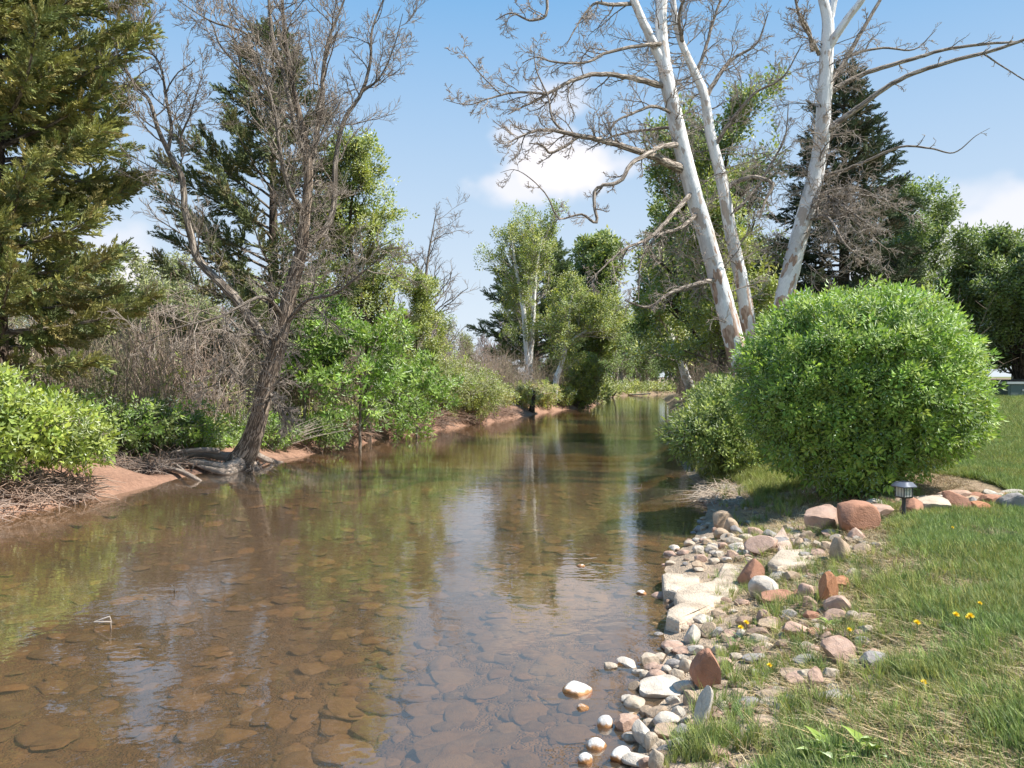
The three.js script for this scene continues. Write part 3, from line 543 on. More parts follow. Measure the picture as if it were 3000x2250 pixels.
conifer('tall dense evergreen beside the leafy bank bush, feathery drooping sprays', onLand(-10.6, 15.4, -0.1), { seed: 51, height: 14.5, trunk: 0.3, limbs: 175, from: 0.11, profile: prof([0, 2.2], [0.15, 2.9], [0.35, 3.1], [0.5, 2.75], [0.7, 1.7], [0.85, 0.95], [1, 0.2]), rise: [0.12, 0.8], curl: 0.2, density: 20, inner: 0.16, size: 0.58, palette: cedar, droop: -0.12 });
conifer('olive-green conifer with upswept plumes behind the leaning bare tree', onLand(-7.35, 23.2, -0.1), { seed: 53, height: 12.1, trunk: 0.22, limbs: 88, from: 0.1, profile: prof([0, 3.0], [0.2, 4.0], [0.45, 3.1], [0.65, 2.0], [0.85, 1.0], [1, 0.15]), rise: [0.30, 0.75], curl: 0.28, density: 10.5, inner: 0.22, size: 0.62, palette: lum([[0.085, 0.10, 0.032], [0.10, 0.115, 0.036], [0.07, 0.09, 0.03], [0.115, 0.10, 0.04]], 1.65), droop: 0.05 });
conifer('round-topped evergreen behind the twin-stemmed pale tree', onLand(2.1, 66, -0.1), { seed: 55, height: 14.2, trunk: 0.3, limbs: 110, from: 0.1, profile: prof([0, 4.0], [0.2, 5.2], [0.5, 4.2], [0.8, 2.4], [1, 0.4]), rise: [0.1, 0.7], curl: 0.15, density: 9, size: 0.95, palette: lum([[0.075, 0.11, 0.03], [0.06, 0.085, 0.026], [0.10, 0.13, 0.035]], 1.6), droop: 0 });
conifer('dark spruce with twiggy dead outer branches behind the sycamores', onLand(11.9, 27, -0.1), { name: 'spruce_tree', seed: 57, height: 11.6, trunk: 0.26, limbs: 130, from: 0.06, profile: prof([0, 2.6], [0.3, 2.7], [0.55, 2.1], [0.8, 1.2], [1, 0.15]), rise: [-0.1, 0.6], curl: 0.14, density: 14, size: 0.6, palette: darkGreen, droop: -0.08, inner: 0.15 });
conifer('small dark evergreen peeping over the round bush', onLand(13.5, 26.5, -0.1), { seed: 59, height: 4.6, trunk: 0.12, limbs: 45, from: 0.1, profile: prof([0, 1.4], [0.4, 1.3], [1, 0.1]), rise: [0.1, 0.7], curl: 0.12, density: 8, size: 0.5, palette: darkGreen });

// ------------------------------------------------------------------ leafy trees
function leafy(name, label, base, o, group) {
  const t = new Tree(name, label, o.category ?? 'tree', base, { seed: o.seed, leafyLow: true }, group), r = t.r;
  const H = o.height, stems = o.stems ?? 1, top = [];
  for (let s = 0; s < stems; s++) {
    const a = r() * 6.28, spread = (o.spread ?? 0.15) * H, end = base.clone().add(vec(Math.cos(a) * spread * (stems > 1 ? 1 : 0.3) + (o.lean ?? 0), H * (0.85 + 0.15 * r()), Math.sin(a) * spread * (stems > 1 ? 1 : 0.3)));
    const m1 = base.clone().lerp(end, 0.35).add(vec((r() - 0.5) * 0.06 * H, 0, (r() - 0.5) * 0.06 * H)), m2 = base.clone().lerp(end, 0.7).add(vec((r() - 0.5) * 0.08 * H, 0, (r() - 0.5) * 0.08 * H));
    top.push(t.path([base.clone().add(vec((r() - 0.5) * 0.1, -0.1, 0)), m1, m2, end], [o.trunk, o.trunk * 0.72, o.trunk * 0.42, o.trunk * 0.1], t.trunk, { uRep: 2, v1: H / 2 }));
  }
  for (const c of top) t.sprout(c, Math.ceil(o.limbs / stems), o.from ?? 0.3, 1, o.reach, { max: o.max ?? 2, kids: o.kids ?? [5, 4, 3], r: o.trunk * 0.35, up: o.up ?? 0.1, wob: 0.26, along: o.along ?? 0.7 });
  t.leaves(o.geos ?? G.small, o.per ?? 2, o.size ?? 1, o.palette, M.leaf, o.scatter ?? 0.14);
  return t.done(o.bark ?? M.bark, o.branchM ?? o.bark ?? M.bark, o.twigM ?? M.twigGrey);
}
const spring = [[0.358, 0.403, 0.067], [0.297, 0.364, 0.058], [0.414, 0.437, 0.084], [0.224, 0.297, 0.052]];
const lime = [[0.27, 0.432, 0.054], [0.227, 0.378, 0.049], [0.346, 0.486, 0.07], [0.162, 0.27, 0.043]];
const deep = [[0.174, 0.252, 0.054], [0.144, 0.21, 0.048], [0.216, 0.3, 0.06], [0.252, 0.312, 0.072]];
const olive = lum([[0.19, 0.21, 0.06], [0.165, 0.18, 0.055], [0.22, 0.24, 0.07]], 1.45);
leafy('budding_tree', 'tall dark-stemmed tree with fresh yellow-green leaves beside the conifer', onLand(-4.75, 24.5), { seed: 61, height: 9.6, trunk: 0.17, limbs: 34, from: 0.28, reach: 2.2, per: 2, size: 1.25, palette: spring, bark: M.barkDark, spread: 0.12, scatter: 0.2 });
leafy('budding_tree', 'thin young tree in yellow-green leaf overhanging the bare brush', onLand(-3.6, 29), { seed: 63, height: 6.3, trunk: 0.07, limbs: 22, from: 0.25, reach: 1.7, per: 2, size: 1.2, palette: spring, bark: M.barkGrey });
leafy('sapling', 'lime-green sapling with large hanging leaves over the root tangle', onLand(-4.55, 22.3), { seed: 65, height: 3.9, trunk: 0.05, limbs: 17, from: 0.15, reach: 1.9, per: 1, geos: G.hang, size: 1.1, kids: [5, 3], scatter: 0.3, palette: lime, bark: M.barkGrey, up: -0.02 });
leafy('sapling', 'lime-green sapling with drooping leaves low by the water', onLand(-3.35, 26.2), { seed: 67, height: 2.6, trunk: 0.04, limbs: 13, from: 0.15, reach: 1.7, per: 1, geos: G.hang, size: 1.05, kids: [5, 3], scatter: 0.3, palette: lime, bark: M.barkGrey, up: -0.03 });
leafy('sapling', 'slender lime-green sapling against the dark conifer', onLand(-6.0, 21.6), { seed: 69, height: 4.4, trunk: 0.05, limbs: 15, from: 0.3, reach: 1.6, per: 1, geos: G.hang, size: 1.05, kids: [5, 3], scatter: 0.3, palette: lime, bark: M.barkGrey });
{
  const b = onLand(-4.2, 36), t = new Tree('bare_tree', 'grey leafless twiggy tree behind the lime-green saplings', 'tree', b, { seed: 171 });
  const q = t.path([b.clone().add(vec(0, -0.2, 0)), b.clone().add(vec(0.2, 3, 0)), b.clone().add(vec(0.1, 6.2, 0.2)), b.clone().add(vec(0.6, 9.6, 0))], [0.15, 0.11, 0.07, 0.015], t.trunk, { v1: 4, uRep: 2 });
  t.sprout(q, 24, 0.22, 1, 3.0, { max: 2, kids: [7, 6, 3], r: 0.04, up: 0.08, wob: 0.3, min: 0.009 });
  t.done(M.barkGrey, M.barkGrey, M.twigGrey);
}
// the pale twin stemmed tree and its curved neighbour
function paleTree(label, D, stems, o) {
  const b = at(stems[0][0][0], stems[0][0][1], D), base = onLand(b.x, D), t = new Tree('pale_tree', label, 'tree', base, { seed: o.seed, leafyLow: true });
  stems.forEach((s, k) => { const q = t.limb(s, D, t.trunk, { v0: 0.25, v1: 1 }); t.sprout(q, o.limbs, 0.25, 1, o.reach, { max: 2, kids: [5, 4, 3], r: 0.04, up: 0.14, wob: 0.25, min: 0.008 }); });
  t.leaves(G.small, 1, 2.0, spring, M.leaf, 0.3);
  t.done(M.syc, M.barkPale, M.twigPale);
}
paleTree('twin-stemmed pale tree on the far bank, sparse yellow-green leaves', 57, [[[1545, 1172, 0.34], [1548, 1080, 0.26], [1540, 980, 0.21], [1530, 880, 0.17], [1512, 790, 0.12], [1500, 700, 0.05]], [[1549, 1090, 0.22], [1560, 960, 0.19], [1566, 850, 0.15], [1575, 760, 0.1], [1590, 690, 0.04]]], { seed: 71, limbs: 22, reach: 4.2 });
paleTree('curved pinkish pale tree beside the twin-stemmed tree', 55, [[[1622, 1172, 0.24], [1630, 1110, 0.2], [1650, 1050, 0.17], [1660, 1000, 0.15], [1668, 930, 0.1], [1675, 860, 0.05]], [[1660, 1010, 0.11], [1690, 985, 0.09], [1725, 965, 0.07], [1760, 930, 0.03]]], { seed: 73, limbs: 18, reach: 3.2 });
paleTree('leaning pale trunk among the right bank scrub', 33, [[[2030, 1160, 0.22], [2005, 1090, 0.18], [1975, 1010, 0.14], [1940, 920, 0.10], [1900, 830, 0.05]]], { seed: 75, limbs: 15, reach: 2.2 });
// behind the sycamores
leafy('leafy_tree', 'broad yellow-green leafy tree behind the twisted-limbed sycamore', onLand(8.6, 30), { seed: 77, height: 11.6, trunk: 0.26, limbs: 46, from: 0.25, reach: 3.2, per: 2, size: 1.8, palette: [...spring, ...deep], bark: M.barkDark, spread: 0.2, stems: 2, scatter: 0.25 });
leafy('leafy_tree', 'smaller yellow-green tree leaning over the water by the sycamores', onLand(7.4, 25), { seed: 79, height: 6.6, trunk: 0.12, limbs: 30, from: 0.2, reach: 2.3, per: 2, size: 1.5, palette: spring, bark: M.bark, lean: -1.2, scatter: 0.22 });
leafy('leafy_tree', 'tall spring-green tree arching over the far bend', onLand(7.2, 73), { seed: 181, height: 14.5, trunk: 0.28, limbs: 46, from: 0.2, reach: 4.4, per: 2, geos: G.far, size: 1.5, palette: [...spring, ...deep], bark: M.barkGrey, lean: 2.2, scatter: 0.5 });
leafy('leafy_tree', 'green tree leaning from the right bank over the bright far water', onLand(12.3, 44), { seed: 183, height: 10.5, trunk: 0.2, limbs: 42, from: 0.2, reach: 3.6, per: 2, geos: G.far, size: 1.0, palette: [...spring, ...deep], bark: M.barkDark, lean: -2.6, scatter: 0.4 });
leafy('leafy_tree', 'dusky green tree overhanging the stream behind the leaning pale trunk', onLand(14.5, 58), { seed: 185, height: 11.5, trunk: 0.24, limbs: 42, from: 0.14, reach: 4, per: 2, geos: G.far, size: 1.2, palette: deep, bark: M.barkGrey, lean: -2.4, scatter: 0.45 });
// beyond the lawn
leafy('leafy_tree', 'airy dark-leaved tree rising behind the round bush', onLand(18.4, 33), { seed: 81, height: 8.2, trunk: 0.16, limbs: 40, from: 0.15, reach: 2.3, per: 2, size: 1.7, palette: deep, bark: M.barkDark, stems: 3, spread: 0.14, scatter: 0.2 });
leafy('leafy_tree', 'dense green tree at the lawn edge beside the utility box', onLand(21.0, 31), { seed: 83, height: 5.4, trunk: 0.2, limbs: 52, from: 0.06, reach: 2.4, per: 4, size: 1.9, palette: deep, bark: M.barkDark, stems: 4, spread: 0.26, scatter: 0.3 });
leafy('leafy_tree', 'low spreading tree with coppery tinge behind the lawn', onLand(24.6, 34), { seed: 85, height: 6.0, trunk: 0.2, limbs: 52, from: 0.06, reach: 2.6, per: 4, size: 1.9, palette: [...deep, [0.17, 0.13, 0.05]], bark: M.barkDark, stems: 4, spread: 0.28, scatter: 0.3 });

// ------------------------------------------------------------------ shrubs
function shrub(name, label, base, o, group) {
  const root = thing(name, label, 'bush', base, group), r = rng(o.seed), st = new Buf(base), ins = (o.geos ?? G.bush).map((g) => new Inst(g, M.leaf));
  const lobes = o.lobes, total = lobes.reduce((s, l) => s + l[3] * l[4] * l[5], 0);
  for (const [lx, ly, lz, rx, ry, rz] of lobes) {
    const n = Math.round(o.count * rx * ry * rz / total);
    for (let k = 0; k < n; k++) {
      const d = rdir(r), rad = Math.pow(r(), o.shell ?? 0.3), bump = 1 + 0.3 * (fbm(d.x * 3 + lx, d.y * 3 + ly, d.z * 3 + o.seed, 3) - 0.5) * 2 + 0.28 * (vnoise(d.x * 8, d.y * 8, d.z * 8 + o.seed) - 0.5);
      const p = base.clone().add(vec(lx + d.x * rx * rad * bump, ly + d.y * ry * rad * bump, lz + d.z * rz * rad * bump));
      if (p.y < landY(p.x, -p.z) + 0.05) continue;
      const pl = o.palette, out = vec(d.x / rx, d.y / ry + 0.25, d.z / rz).normalize().addScaledVector(rdir(r), 0.7).normalize();
      ins[Math.floor(r() * ins.length)].add(p, out, r() * 6, (o.size ?? 1) * (0.7 + 0.6 * r()), jitter(pl[Math.floor(r() * pl.length)], r, 0.25), base);
    }
    const m = Math.round((o.stemCount ?? 60) * rx * ry * rz / total);
    for (let k = 0; k < m; k++) {
      const d = rdir(r); d.y = Math.abs(d.y) * 0.9 + 0.1; d.normalize();
      const e = base.clone().add(vec(lx + d.x * rx * 0.97, ly + d.y * ry * 0.97, lz + d.z * rz * 0.97)), s = base.clone().add(vec((r() - 0.5) * rx * 0.5, -0.05, (r() - 0.5) * rz * 0.5));
      s.y = landY(s.x, -s.z) - 0.03;
      const mid = s.clone().lerp(e, 0.5).add(vec((r() - 0.5) * 0.3, 0.15 * ry, (r() - 0.5) * 0.3)), c = curve([s, mid, e], 7);
      st.tube(c, c.map((_, i) => lerp(o.stemR ?? 0.014, 0.004, i / 7)), 4);
      for (let j = 0; j < (o.sub ?? 3); j++) { const q = c[3 + j % 4], dd = rdir(r).add(vec(0, 0.5, 0)).normalize(), l = 0.3 * ry * (0.5 + r()); st.tube([q, q.clone().addScaledVector(dd, l * 0.5).add(vec(0, 0.02, 0)), q.clone().addScaledVector(dd, l)], [0.006, 0.0045, 0.003], 3); }
    }
  }
  mesh('stems', st.geo(), o.stemM ?? M.twigRed, root).userData.kind = 'stuff';
  ins.forEach((i) => i.m.length && i.build('leaves', root));
  return root;
}
const privet = [[0.278, 0.444, 0.056], [0.229, 0.375, 0.05], [0.359, 0.512, 0.069], [0.174, 0.281, 0.045], [0.392, 0.5, 0.088]];
shrub('round_bush', 'large rounded green bush at the lawn edge behind the garden lamp', onLand(4.75, 10.4), { seed: 91, geos: G.bush, count: 23000, size: 1.02, shell: 0.36, palette: privet, stemCount: 110, stemR: 0.016,
  lobes: [[-0.3, 1.6, 0, 1.2, 1.1, 1.2], [0.3, 1.62, 0.1, 1.2, 1.08, 1.2], [-0.8, 1.15, 0.25, 0.8, 0.85, 0.85], [-0.15, 0.62, 0.4, 0.9, 0.62, 0.8], [0.76, 1.15, 0.15, 0.85, 0.8, 0.85], [0.25, 1.2, 0.75, 0.9, 0.8, 0.6], [-0.6, 2.2, 0, 0.5, 0.45, 0.5], [0.5, 2.3, 0.1, 0.55, 0.45, 0.5]] });
shrub('waterside_bush', 'straggly yellow-green bush overhanging the water beside the round bush', onLand(4.75, 14.6), { seed: 93, geos: G.bush, count: 8000, size: 1.35, shell: 0.55, palette: lum([[0.16, 0.20, 0.04], [0.13, 0.17, 0.036], [0.19, 0.23, 0.05], [0.10, 0.13, 0.03]], 2.1), stemCount: 110, stemR: 0.01, stemM: M.twigGrey,
  lobes: [[-0.5, 0.8, 0, 0.85, 0.75, 0.9], [0.4, 0.8, -0.2, 0.8, 0.7, 0.9], [-0.6, 0.35, 0.5, 0.7, 0.5, 0.6], [-1.15, 0.5, 0.2, 0.6, 0.5, 0.8], [0.55, 0.9, -3, 0.8, 0.8, 1.5], [1.1, 0.8, -6, 0.9, 0.8, 2]] });
shrub('bank_bush', 'bright yellow-green leafy bush above the muddy bank, twiggy underside', onLand(-8.3, 11.6), { seed: 95, geos: G.broad, count: 4600, size: 0.8, shell: 0.5, palette: [[0.37, 0.45, 0.05], [0.31, 0.40, 0.046], [0.43, 0.50, 0.07], [0.21, 0.29, 0.04]], stemCount: 130, stemR: 0.012, stemM: M.twigPink, sub: 5,
  lobes: [[-0.3, 0.85, 0, 1.3, 0.75, 1.1], [0.75, 0.6, -0.1, 1.0, 0.6, 0.9], [0.3, 0.3, 0.6, 0.9, 0.45, 0.7], [-1.4, 0.9, 0.4, 1, 0.8, 1], [1.3, 0.35, -0.6, 0.6, 0.4, 0.6]] });
shrub('bank_bush', 'broad-leaved green bush between the bright bank bush and the roots', onLand(-8.9, 16.4), { seed: 97, geos: G.broad, count: 1500, size: 0.8, shell: 0.85, palette: [...deep, ...lime], stemCount: 60, stemM: M.twig,
  lobes: [[-0.7, 0.55, 0, 1.3, 0.75, 1], [0.7, 0.5, -0.3, 1, 0.6, 0.9], [1.7, 0.45, -0.9, 0.8, 0.5, 0.7]] });
shrub('bank_bush', 'green leafy undergrowth bush just right of the leaning trunk', onLand(-6.3, 19.6), { seed: 99, geos: G.broad, count: 900, size: 0.75, shell: 0.8, palette: [...lime, ...deep], stemCount: 60, stemM: M.twigGrey,
  lobes: [[0, 0.35, 0, 0.8, 0.5, 0.7], [1.1, 0.3, -1.4, 0.8, 0.45, 0.7], [-0.5, 0.4, -0.4, 0.6, 0.5, 0.6]] });
shrub('bank_bush', 'twiggy olive-yellow bush on the far bank before the twin-stemmed tree', onLand(-3.6, 33.5), { seed: 101, geos: G.small, count: 5200, size: 1.2, shell: 0.6, palette: [...olive, ...spring], stemCount: 170, stemR: 0.012, stemM: M.twigGrey,
  lobes: [[0, 1.3, 0, 2.0, 1.5, 1.7], [1.9, 0.9, -2, 1.5, 1.1, 1.5], [-1.6, 1.2, 1.5, 1.4, 1.3, 1.3]] });
shrub('bank_bush', 'golden-green low bush at the bend of the far bank', onLand(4.9, 60), { seed: 103, geos: G.far, count: 2600, size: 0.8, shell: 0.6, palette: [...spring, [0.26, 0.25, 0.06]], stemCount: 90, stemR: 0.016, stemM: M.twigPink,
  lobes: [[-2, 0.7, 3, 1.8, 0.9, 1.5], [0.4, 1.3, 0, 1.6, 1.7, 1.6], [1.2, 2.4, 0, 1.1, 1.6, 1.2]] });
shrub('bank_bush', 'golden new growth along the far bank below the pale trees', onLand(-0.2, 47), { seed: 109, geos: G.far, count: 2400, size: 0.6, shell: 0.7, palette: [...spring, [0.36, 0.33, 0.08], [0.40, 0.34, 0.10]], stemCount: 140, stemR: 0.012, stemM: M.twigPink,
  lobes: [[-2.6, 0.5, 7, 1.4, 0.8, 2], [-1, 0.5, 3, 1.3, 0.8, 2], [0.8, 0.6, -1, 1.2, 0.8, 2], [2.2, 0.6, -5, 1.3, 0.9, 2.2]] });
shrub('bank_bush', 'olive scrub on the right bank along the bright far water', onLand(13.2, 46), { seed: 105, geos: G.far, count: 2600, size: 0.8, shell: 0.6, palette: [...olive, ...spring], stemCount: 120, stemR: 0.014, stemM: M.twigGrey,
  lobes: [[0, 0.9, 0, 1.6, 1.1, 3], [-1.2, 0.6, 6, 1.2, 0.8, 3], [2, 1.4, 4, 1.6, 1.5, 3]] });
shrub('bank_bush', 'thin scrub with new leaves under the leaning pale trunk', onLand(9.6, 27), { seed: 107, geos: G.small, count: 3200, size: 1.2, shell: 0.7, palette: [...olive, ...spring], stemCount: 200, stemR: 0.012, stemM: M.twigGrey,
  lobes: [[0, 1.2, 0, 1.6, 1.4, 2.5], [-1.4, 0.7, 1.5, 1.0, 0.8, 2]] });

// ------------------------------------------------------------------ woods beyond: a few kinds of tree, each set out many times
{
  const kinds = [];
  const proto = (name, seed, o) => {
    const t = new Tree(name, o.label, 'tree', vec(0, 0, 0), { seed, leafyLow: true }, o.group), r = t.r;
    const q = t.path([vec(0, -0.4, 0), vec(0.15, 3, 0.1), vec(-0.1, 6, 0), vec(0.1, 9, 0.1)], [0.2, 0.16, 0.11, 0.03], t.trunk, { v1: 4, uRep: 2, round: true });
    t.sprout(q, o.limbs, o.from, 1, o.reach, { max: o.max ?? 1, kids: [8, 6], r: 0.07, up: 0.14, min: o.min ?? 0.018, wob: 0.22 });
    if (o.palette) {
      const b = new Map();
      for (const [p, d] of t.tips) for (let k = 0; k < o.per; k++) {
        const c = p.clone().addScaledVector(rdir(r), 0.55 * Math.cbrt(r())), key = Math.floor(r() * o.palette.length);
        if (!b.has(key)) b.set(key, new Buf());
        const dd = rdir(r).add(vec(0, -0.15, 0)).normalize(), s = vec().crossVectors(dd, rdir(r)).normalize();
        leafFaces(b.get(key), c, dd, s, 0.26 * (0.6 + 0.7 * r()), 0.13);
      }
      for (const [key, bb] of b) mesh('leaf_crown', bb.geo(), new THREE.MeshPhysicalMaterial({ color: rgb(...o.palette[key]), transmission: 0.4, thickness: 0, roughness: 0.92, side: THREE.DoubleSide }), t.root);
    }
    t.done(o.bark, o.bark, o.twig);
    return t.root;
  };
  const spots = [];
  const kind = (name, seed, o, list) => {
    const p = proto(name, seed, o);
    list.forEach(([x, d, s, turn], k) => {
      let c = p; if (k) { c = p.clone(); c.name = numbered(name); scene.add(c); }
      c.userData.label = o.label + (o.near ? '' : d > 116 ? ', closing the view at the bend' : x < edgeL(d) ? ', past the twin-stemmed pale tree' : x > 22 ? ', beyond the lawn' : ', past the leaning pale trunk');
      c.position.copy(onLand(x, d)); c.scale.setScalar(s); c.rotation.y = turn;
    });
  };
  const r = rng(111), line = (n, x0, d0, x1, d1, w, s0, s1) => Array.from({ length: n }, (_, k) => { const t = (k + r()) / n; return [lerp(x0, x1, t) + (r() - 0.5) * w, lerp(d0, d1, t) + (r() - 0.5) * w, lerp(s0, s1, r()), r() * 6.28]; });
  const past = (l) => l.filter(([x, d]) => x < edgeL(d) - 1.5 || x > edgeR(d) + 1.5);
  kind('woodland_tree', 201, { label: 'spring-green woodland tree', group: 'green trees along the far stream', limbs: 28, from: 0.12, reach: 3.2, per: 6, palette: lum([[0.17, 0.23, 0.045], [0.13, 0.18, 0.04], [0.10, 0.14, 0.034]], 1.6), bark: M.barkGrey, twig: M.twigGrey },
    past([...line(10, 15.5, 58, 22, 100, 2, 1.0, 1.4), ...line(12, 5.5, 70, 13, 116, 4, 1.0, 1.4), ...line(20, 8, 150, 36, 168, 8, 1.3, 1.8), ...line(14, 15, 118, 25, 142, 4, 1.1, 1.5), ...line(5, 11, 36, 17, 58, 2, 0.5, 0.85), [7.8, 84, 0.9, 1], [9.2, 92, 1, 2], [11.5, 104, 1.1, 4], [17.5, 72, 1.1, 2], [19.2, 84, 1.1, 5]]));
  kind('woodland_tree', 203, { label: 'deep green woodland tree', group: 'dark green trees at the far bend', limbs: 26, from: 0.14, reach: 2.6, per: 7, palette: lum([[0.085, 0.14, 0.03], [0.065, 0.11, 0.026], [0.12, 0.18, 0.04]], 1.6), bark: M.bark, twig: M.twig },
    past([...line(9, 18, 80, 24, 112, 3, 1, 1.4), ...line(7, 7, 78, 14, 118, 3, 0.9, 1.3), ...line(12, 14, 140, 32, 152, 4, 0.7, 1.2), ...line(9, 24, 42, 60, 75, 8, 0.7, 1.1), ...line(6, 30, 60, 80, 110, 10, 0.9, 1.3)]));
  kind('bare_tree', 205, { near: 1, label: 'pinkish-grey leafless tree on the rise behind the far bank', group: 'leafless trees on the rise', limbs: 34, from: 0.15, reach: 2.6, max: 2, bark: M.twigPink, twig: M.twigPink, min: 0.022 },
    past([...line(12, -34, 90, 4, 105, 10, 0.8, 1.2), ...line(9, -10, 62, -2, 85, 5, 0.5, 0.8), ...line(8, 8, 140, 22, 170, 8, 0.9, 1.2), ...line(8, -60, 110, -10, 130, 10, 1, 1.4)]));
  kind('olive_tree', 207, { near: 1, label: 'pale olive tree in bud at the back of the bramble field', group: 'budding trees behind the bramble field', limbs: 30, from: 0.1, reach: 2.5, per: 6, palette: lum([[0.21, 0.23, 0.085], [0.175, 0.19, 0.08], [0.245, 0.265, 0.10]], 1.6), bark: M.twigGrey, twig: M.twigGrey },
    past([...line(9, -21, 25, -11.5, 31, 2, 0.38, 0.55), ...line(16, -30, 32, -10, 40, 4, 0.5, 0.75), ...line(14, -38, 44, -12, 58, 6, 0.7, 1.0), ...line(9, -13, 40, -3, 56, 3, 0.4, 0.6)]));
  kind('grey_trunk_tree', 209, { near: 1, label: 'slim pale-trunked tree on the right bank downstream', group: 'slim pale trunks on the right bank', limbs: 14, from: 0.45, reach: 2.0, per: 3, palette: lum([[0.18, 0.23, 0.05], [0.14, 0.18, 0.045]], 1.6), bark: M.barkPale, twig: M.twigGrey },
    past([...line(16, 12.5, 48, 24, 96, 3, 0.6, 1.0), ...line(6, 9, 26, 13, 42, 1.5, 0.4, 0.7)]));
}

// ------------------------------------------------------------------ bramble thicket and undergrowth (beyond counting)
{
  const clump = (seed, n, h, spread) => { const r = rng(seed), b = new Buf(); for (let k = 0; k < n; k++) { const a = r() * 6.28, o = vec(Math.cos(a) * spread * r(), 0, Math.sin(a) * spread * r()), hh = h * (0.5 + 0.7 * r()), arch = (0.1 + 0.9 * r() * r()) * hh * 0.8, q = r() * 6.28, d = vec(Math.cos(q), 0, Math.sin(q)); const pts = [0, 0.3, 0.6, 0.85, 1].map((t) => o.clone().addScaledVector(d, arch * t * t).add(vec((r() - 0.5) * 0.06, hh * (t - 0.35 * t * t * (arch / hh)), (r() - 0.5) * 0.06))); b.tube(pts, [0.007, 0.006, 0.005, 0.004, 0.003], 3); for (let j = 0; j < 3; j++) { const p = pts[1 + j], e = rdir(r).add(vec(0, 0.4, 0)).normalize(); b.tube([p, p.clone().addScaledVector(e, 0.12 * h), p.clone().addScaledVector(e, 0.24 * h).add(vec(0, 0.02, 0))], [0.004, 0.0035, 0.0025], 3); } } return b.geo(); };
  const geos = [clump(301, 22, 2.3, 0.6), clump(302, 18, 1.6, 0.7), clump(303, 24, 2.0, 0.5)], ins = geos.map((g) => new Inst(g, M.dry)), r = rng(310);
  const tone = [[0.31, 0.23, 0.175], [0.40, 0.31, 0.25], [0.24, 0.18, 0.14], [0.36, 0.30, 0.20], [0.27, 0.25, 0.14]];
  const put = (x, d, s) => ins[Math.floor(r() * 3)].add(onLand(x, d, -0.03), vec((r() - 0.5) * 0.3, 1, (r() - 0.5) * 0.3).normalize(), r() * 6, s, jitter(tone[Math.floor(r() * tone.length)], r, 0.25));
  for (let k = 0; k < 1500; k++) { const d = 16 + 34 * Math.pow(r(), 0.8), x = edgeL(d) - 1.9 - Math.pow(r(), 1.3) * 24; put(x, d, 0.7 + 1.0 * r()); }
  for (let k = 0; k < 300; k++) { const d = 28 + 36 * r(), x = edgeL(d) - 1.2 - r() * 5; put(x, d, 0.6 + 0.9 * r()); }
  for (let k = 0; k < 420; k++) { const d = 18 + 40 * r(), x = edgeR(d) + 1.0 + r() * 7; if (x > 7 + d * 0.2 && d < 24) continue; put(x, d, 0.5 + 0.7 * r()); }
  ins.forEach((i, k) => stuffTag(i.build('bramble_thicket'), ['tangled brown brambles filling the far fields', 'lower dry bramble stems in the thickets', 'dense arching bramble canes behind the banks'][k], 'brambles'));
  const lv = G.small.map((g) => new Inst(g, M.leaf)), gv = G.broad.map((g) => new Inst(g, M.leaf));
  for (let k = 0; k < 9000; k++) { const d = 17 + 32 * r(), x = edgeL(d) - 1.3 - Math.pow(r(), 1.2) * 20, p = onLand(x, d, 0.2 + 1.6 * r() * r()); lv[k % 2].add(p, rdir(r).add(vec(0, 0.6, 0)).normalize(), r() * 6, 1 + 0.6 * r(), jitter(r() < 0.6 ? olive[k % 3] : spring[k % 4], r, 0.25)); }
  for (let k = 0; k < 3000; k++) { const d = 66 + 90 * r(), x = edgeL(d) - 0.2 - r() * 4, p = onLand(x, d, 0.1 + 1.5 * r() * r()); if (x > 60) continue; lv[k % 2].add(p, rdir(r).add(vec(0, 0.6, 0)).normalize(), r() * 6, 4 + 2 * r(), jitter(r() < 0.5 ? olive[k % 3] : spring[k % 4], r, 0.25)); }
  for (let k = 0; k < 3400; k++) { const d = 17.5 + 18 * r(), x = edgeL(d) - 0.95 - r() * r() * 2.2, p = onLand(x, d, 0.03 + 0.35 * r() * r()); gv[k % 2].add(p, rdir(r).add(vec(0, 0.9, 0)).normalize(), r() * 6, 0.6 + 0.4 * r(), jitter(r() < 0.7 ? lime[k % 4] : deep[k % 4], r, 0.25)); }
  lv.forEach((i, k) => stuffTag(i.build('thicket_leaves'), ['young olive leaves scattered through the brambles', 'sparse new leaves on the bramble stems'][k], 'leaves'));
  gv.forEach((i, k) => stuffTag(i.build('bank_undergrowth'), ['fresh green ground cover along the left bank', 'low broad-leaved plants above the mud'][k], 'undergrowth'));
  // tangled dead roots and sticks on the cut bank
  const dead = new Inst((() => { const q = rng(77), b = new Buf(); for (let k = 0; k < 26; k++) { const o = vec((q() - 0.5) * 0.8, q() * 0.25, (q() - 0.5) * 0.5), d = rdir(q); d.y *= 0.45; d.normalize(); const l = 0.3 + 0.5 * q(); b.tube([o, o.clone().addScaledVector(d, l / 2).add(vec((q() - 0.5) * 0.1, 0.05, 0)), o.clone().addScaledVector(d, l)], [0.012, 0.009, 0.004], 4); } return b.geo(); })(), M.dry);
  for (let k = 0; k < 130; k++) { const d = 20.5 + 22 * r(), x = edgeL(d) - 0.15 - r() * 0.6; dead.add(onLand(x, d, 0.03), vec(0, 1, 0), r() * 6, 0.6 + 0.6 * r(), jitter([0.28, 0.185, 0.135], r, 0.35)); }
  for (let k = 0; k < 34; k++) { const d = 10.2 + 2.6 * r(), x = edgeL(d) - 0.05 - r() * 0.6; dead.add(onLand(x, d, 0.03), vec(0, 1, 0), r() * 6, 0.5 + 0.5 * r(), jitter([0.26, 0.19, 0.15], r, 0.35)); }
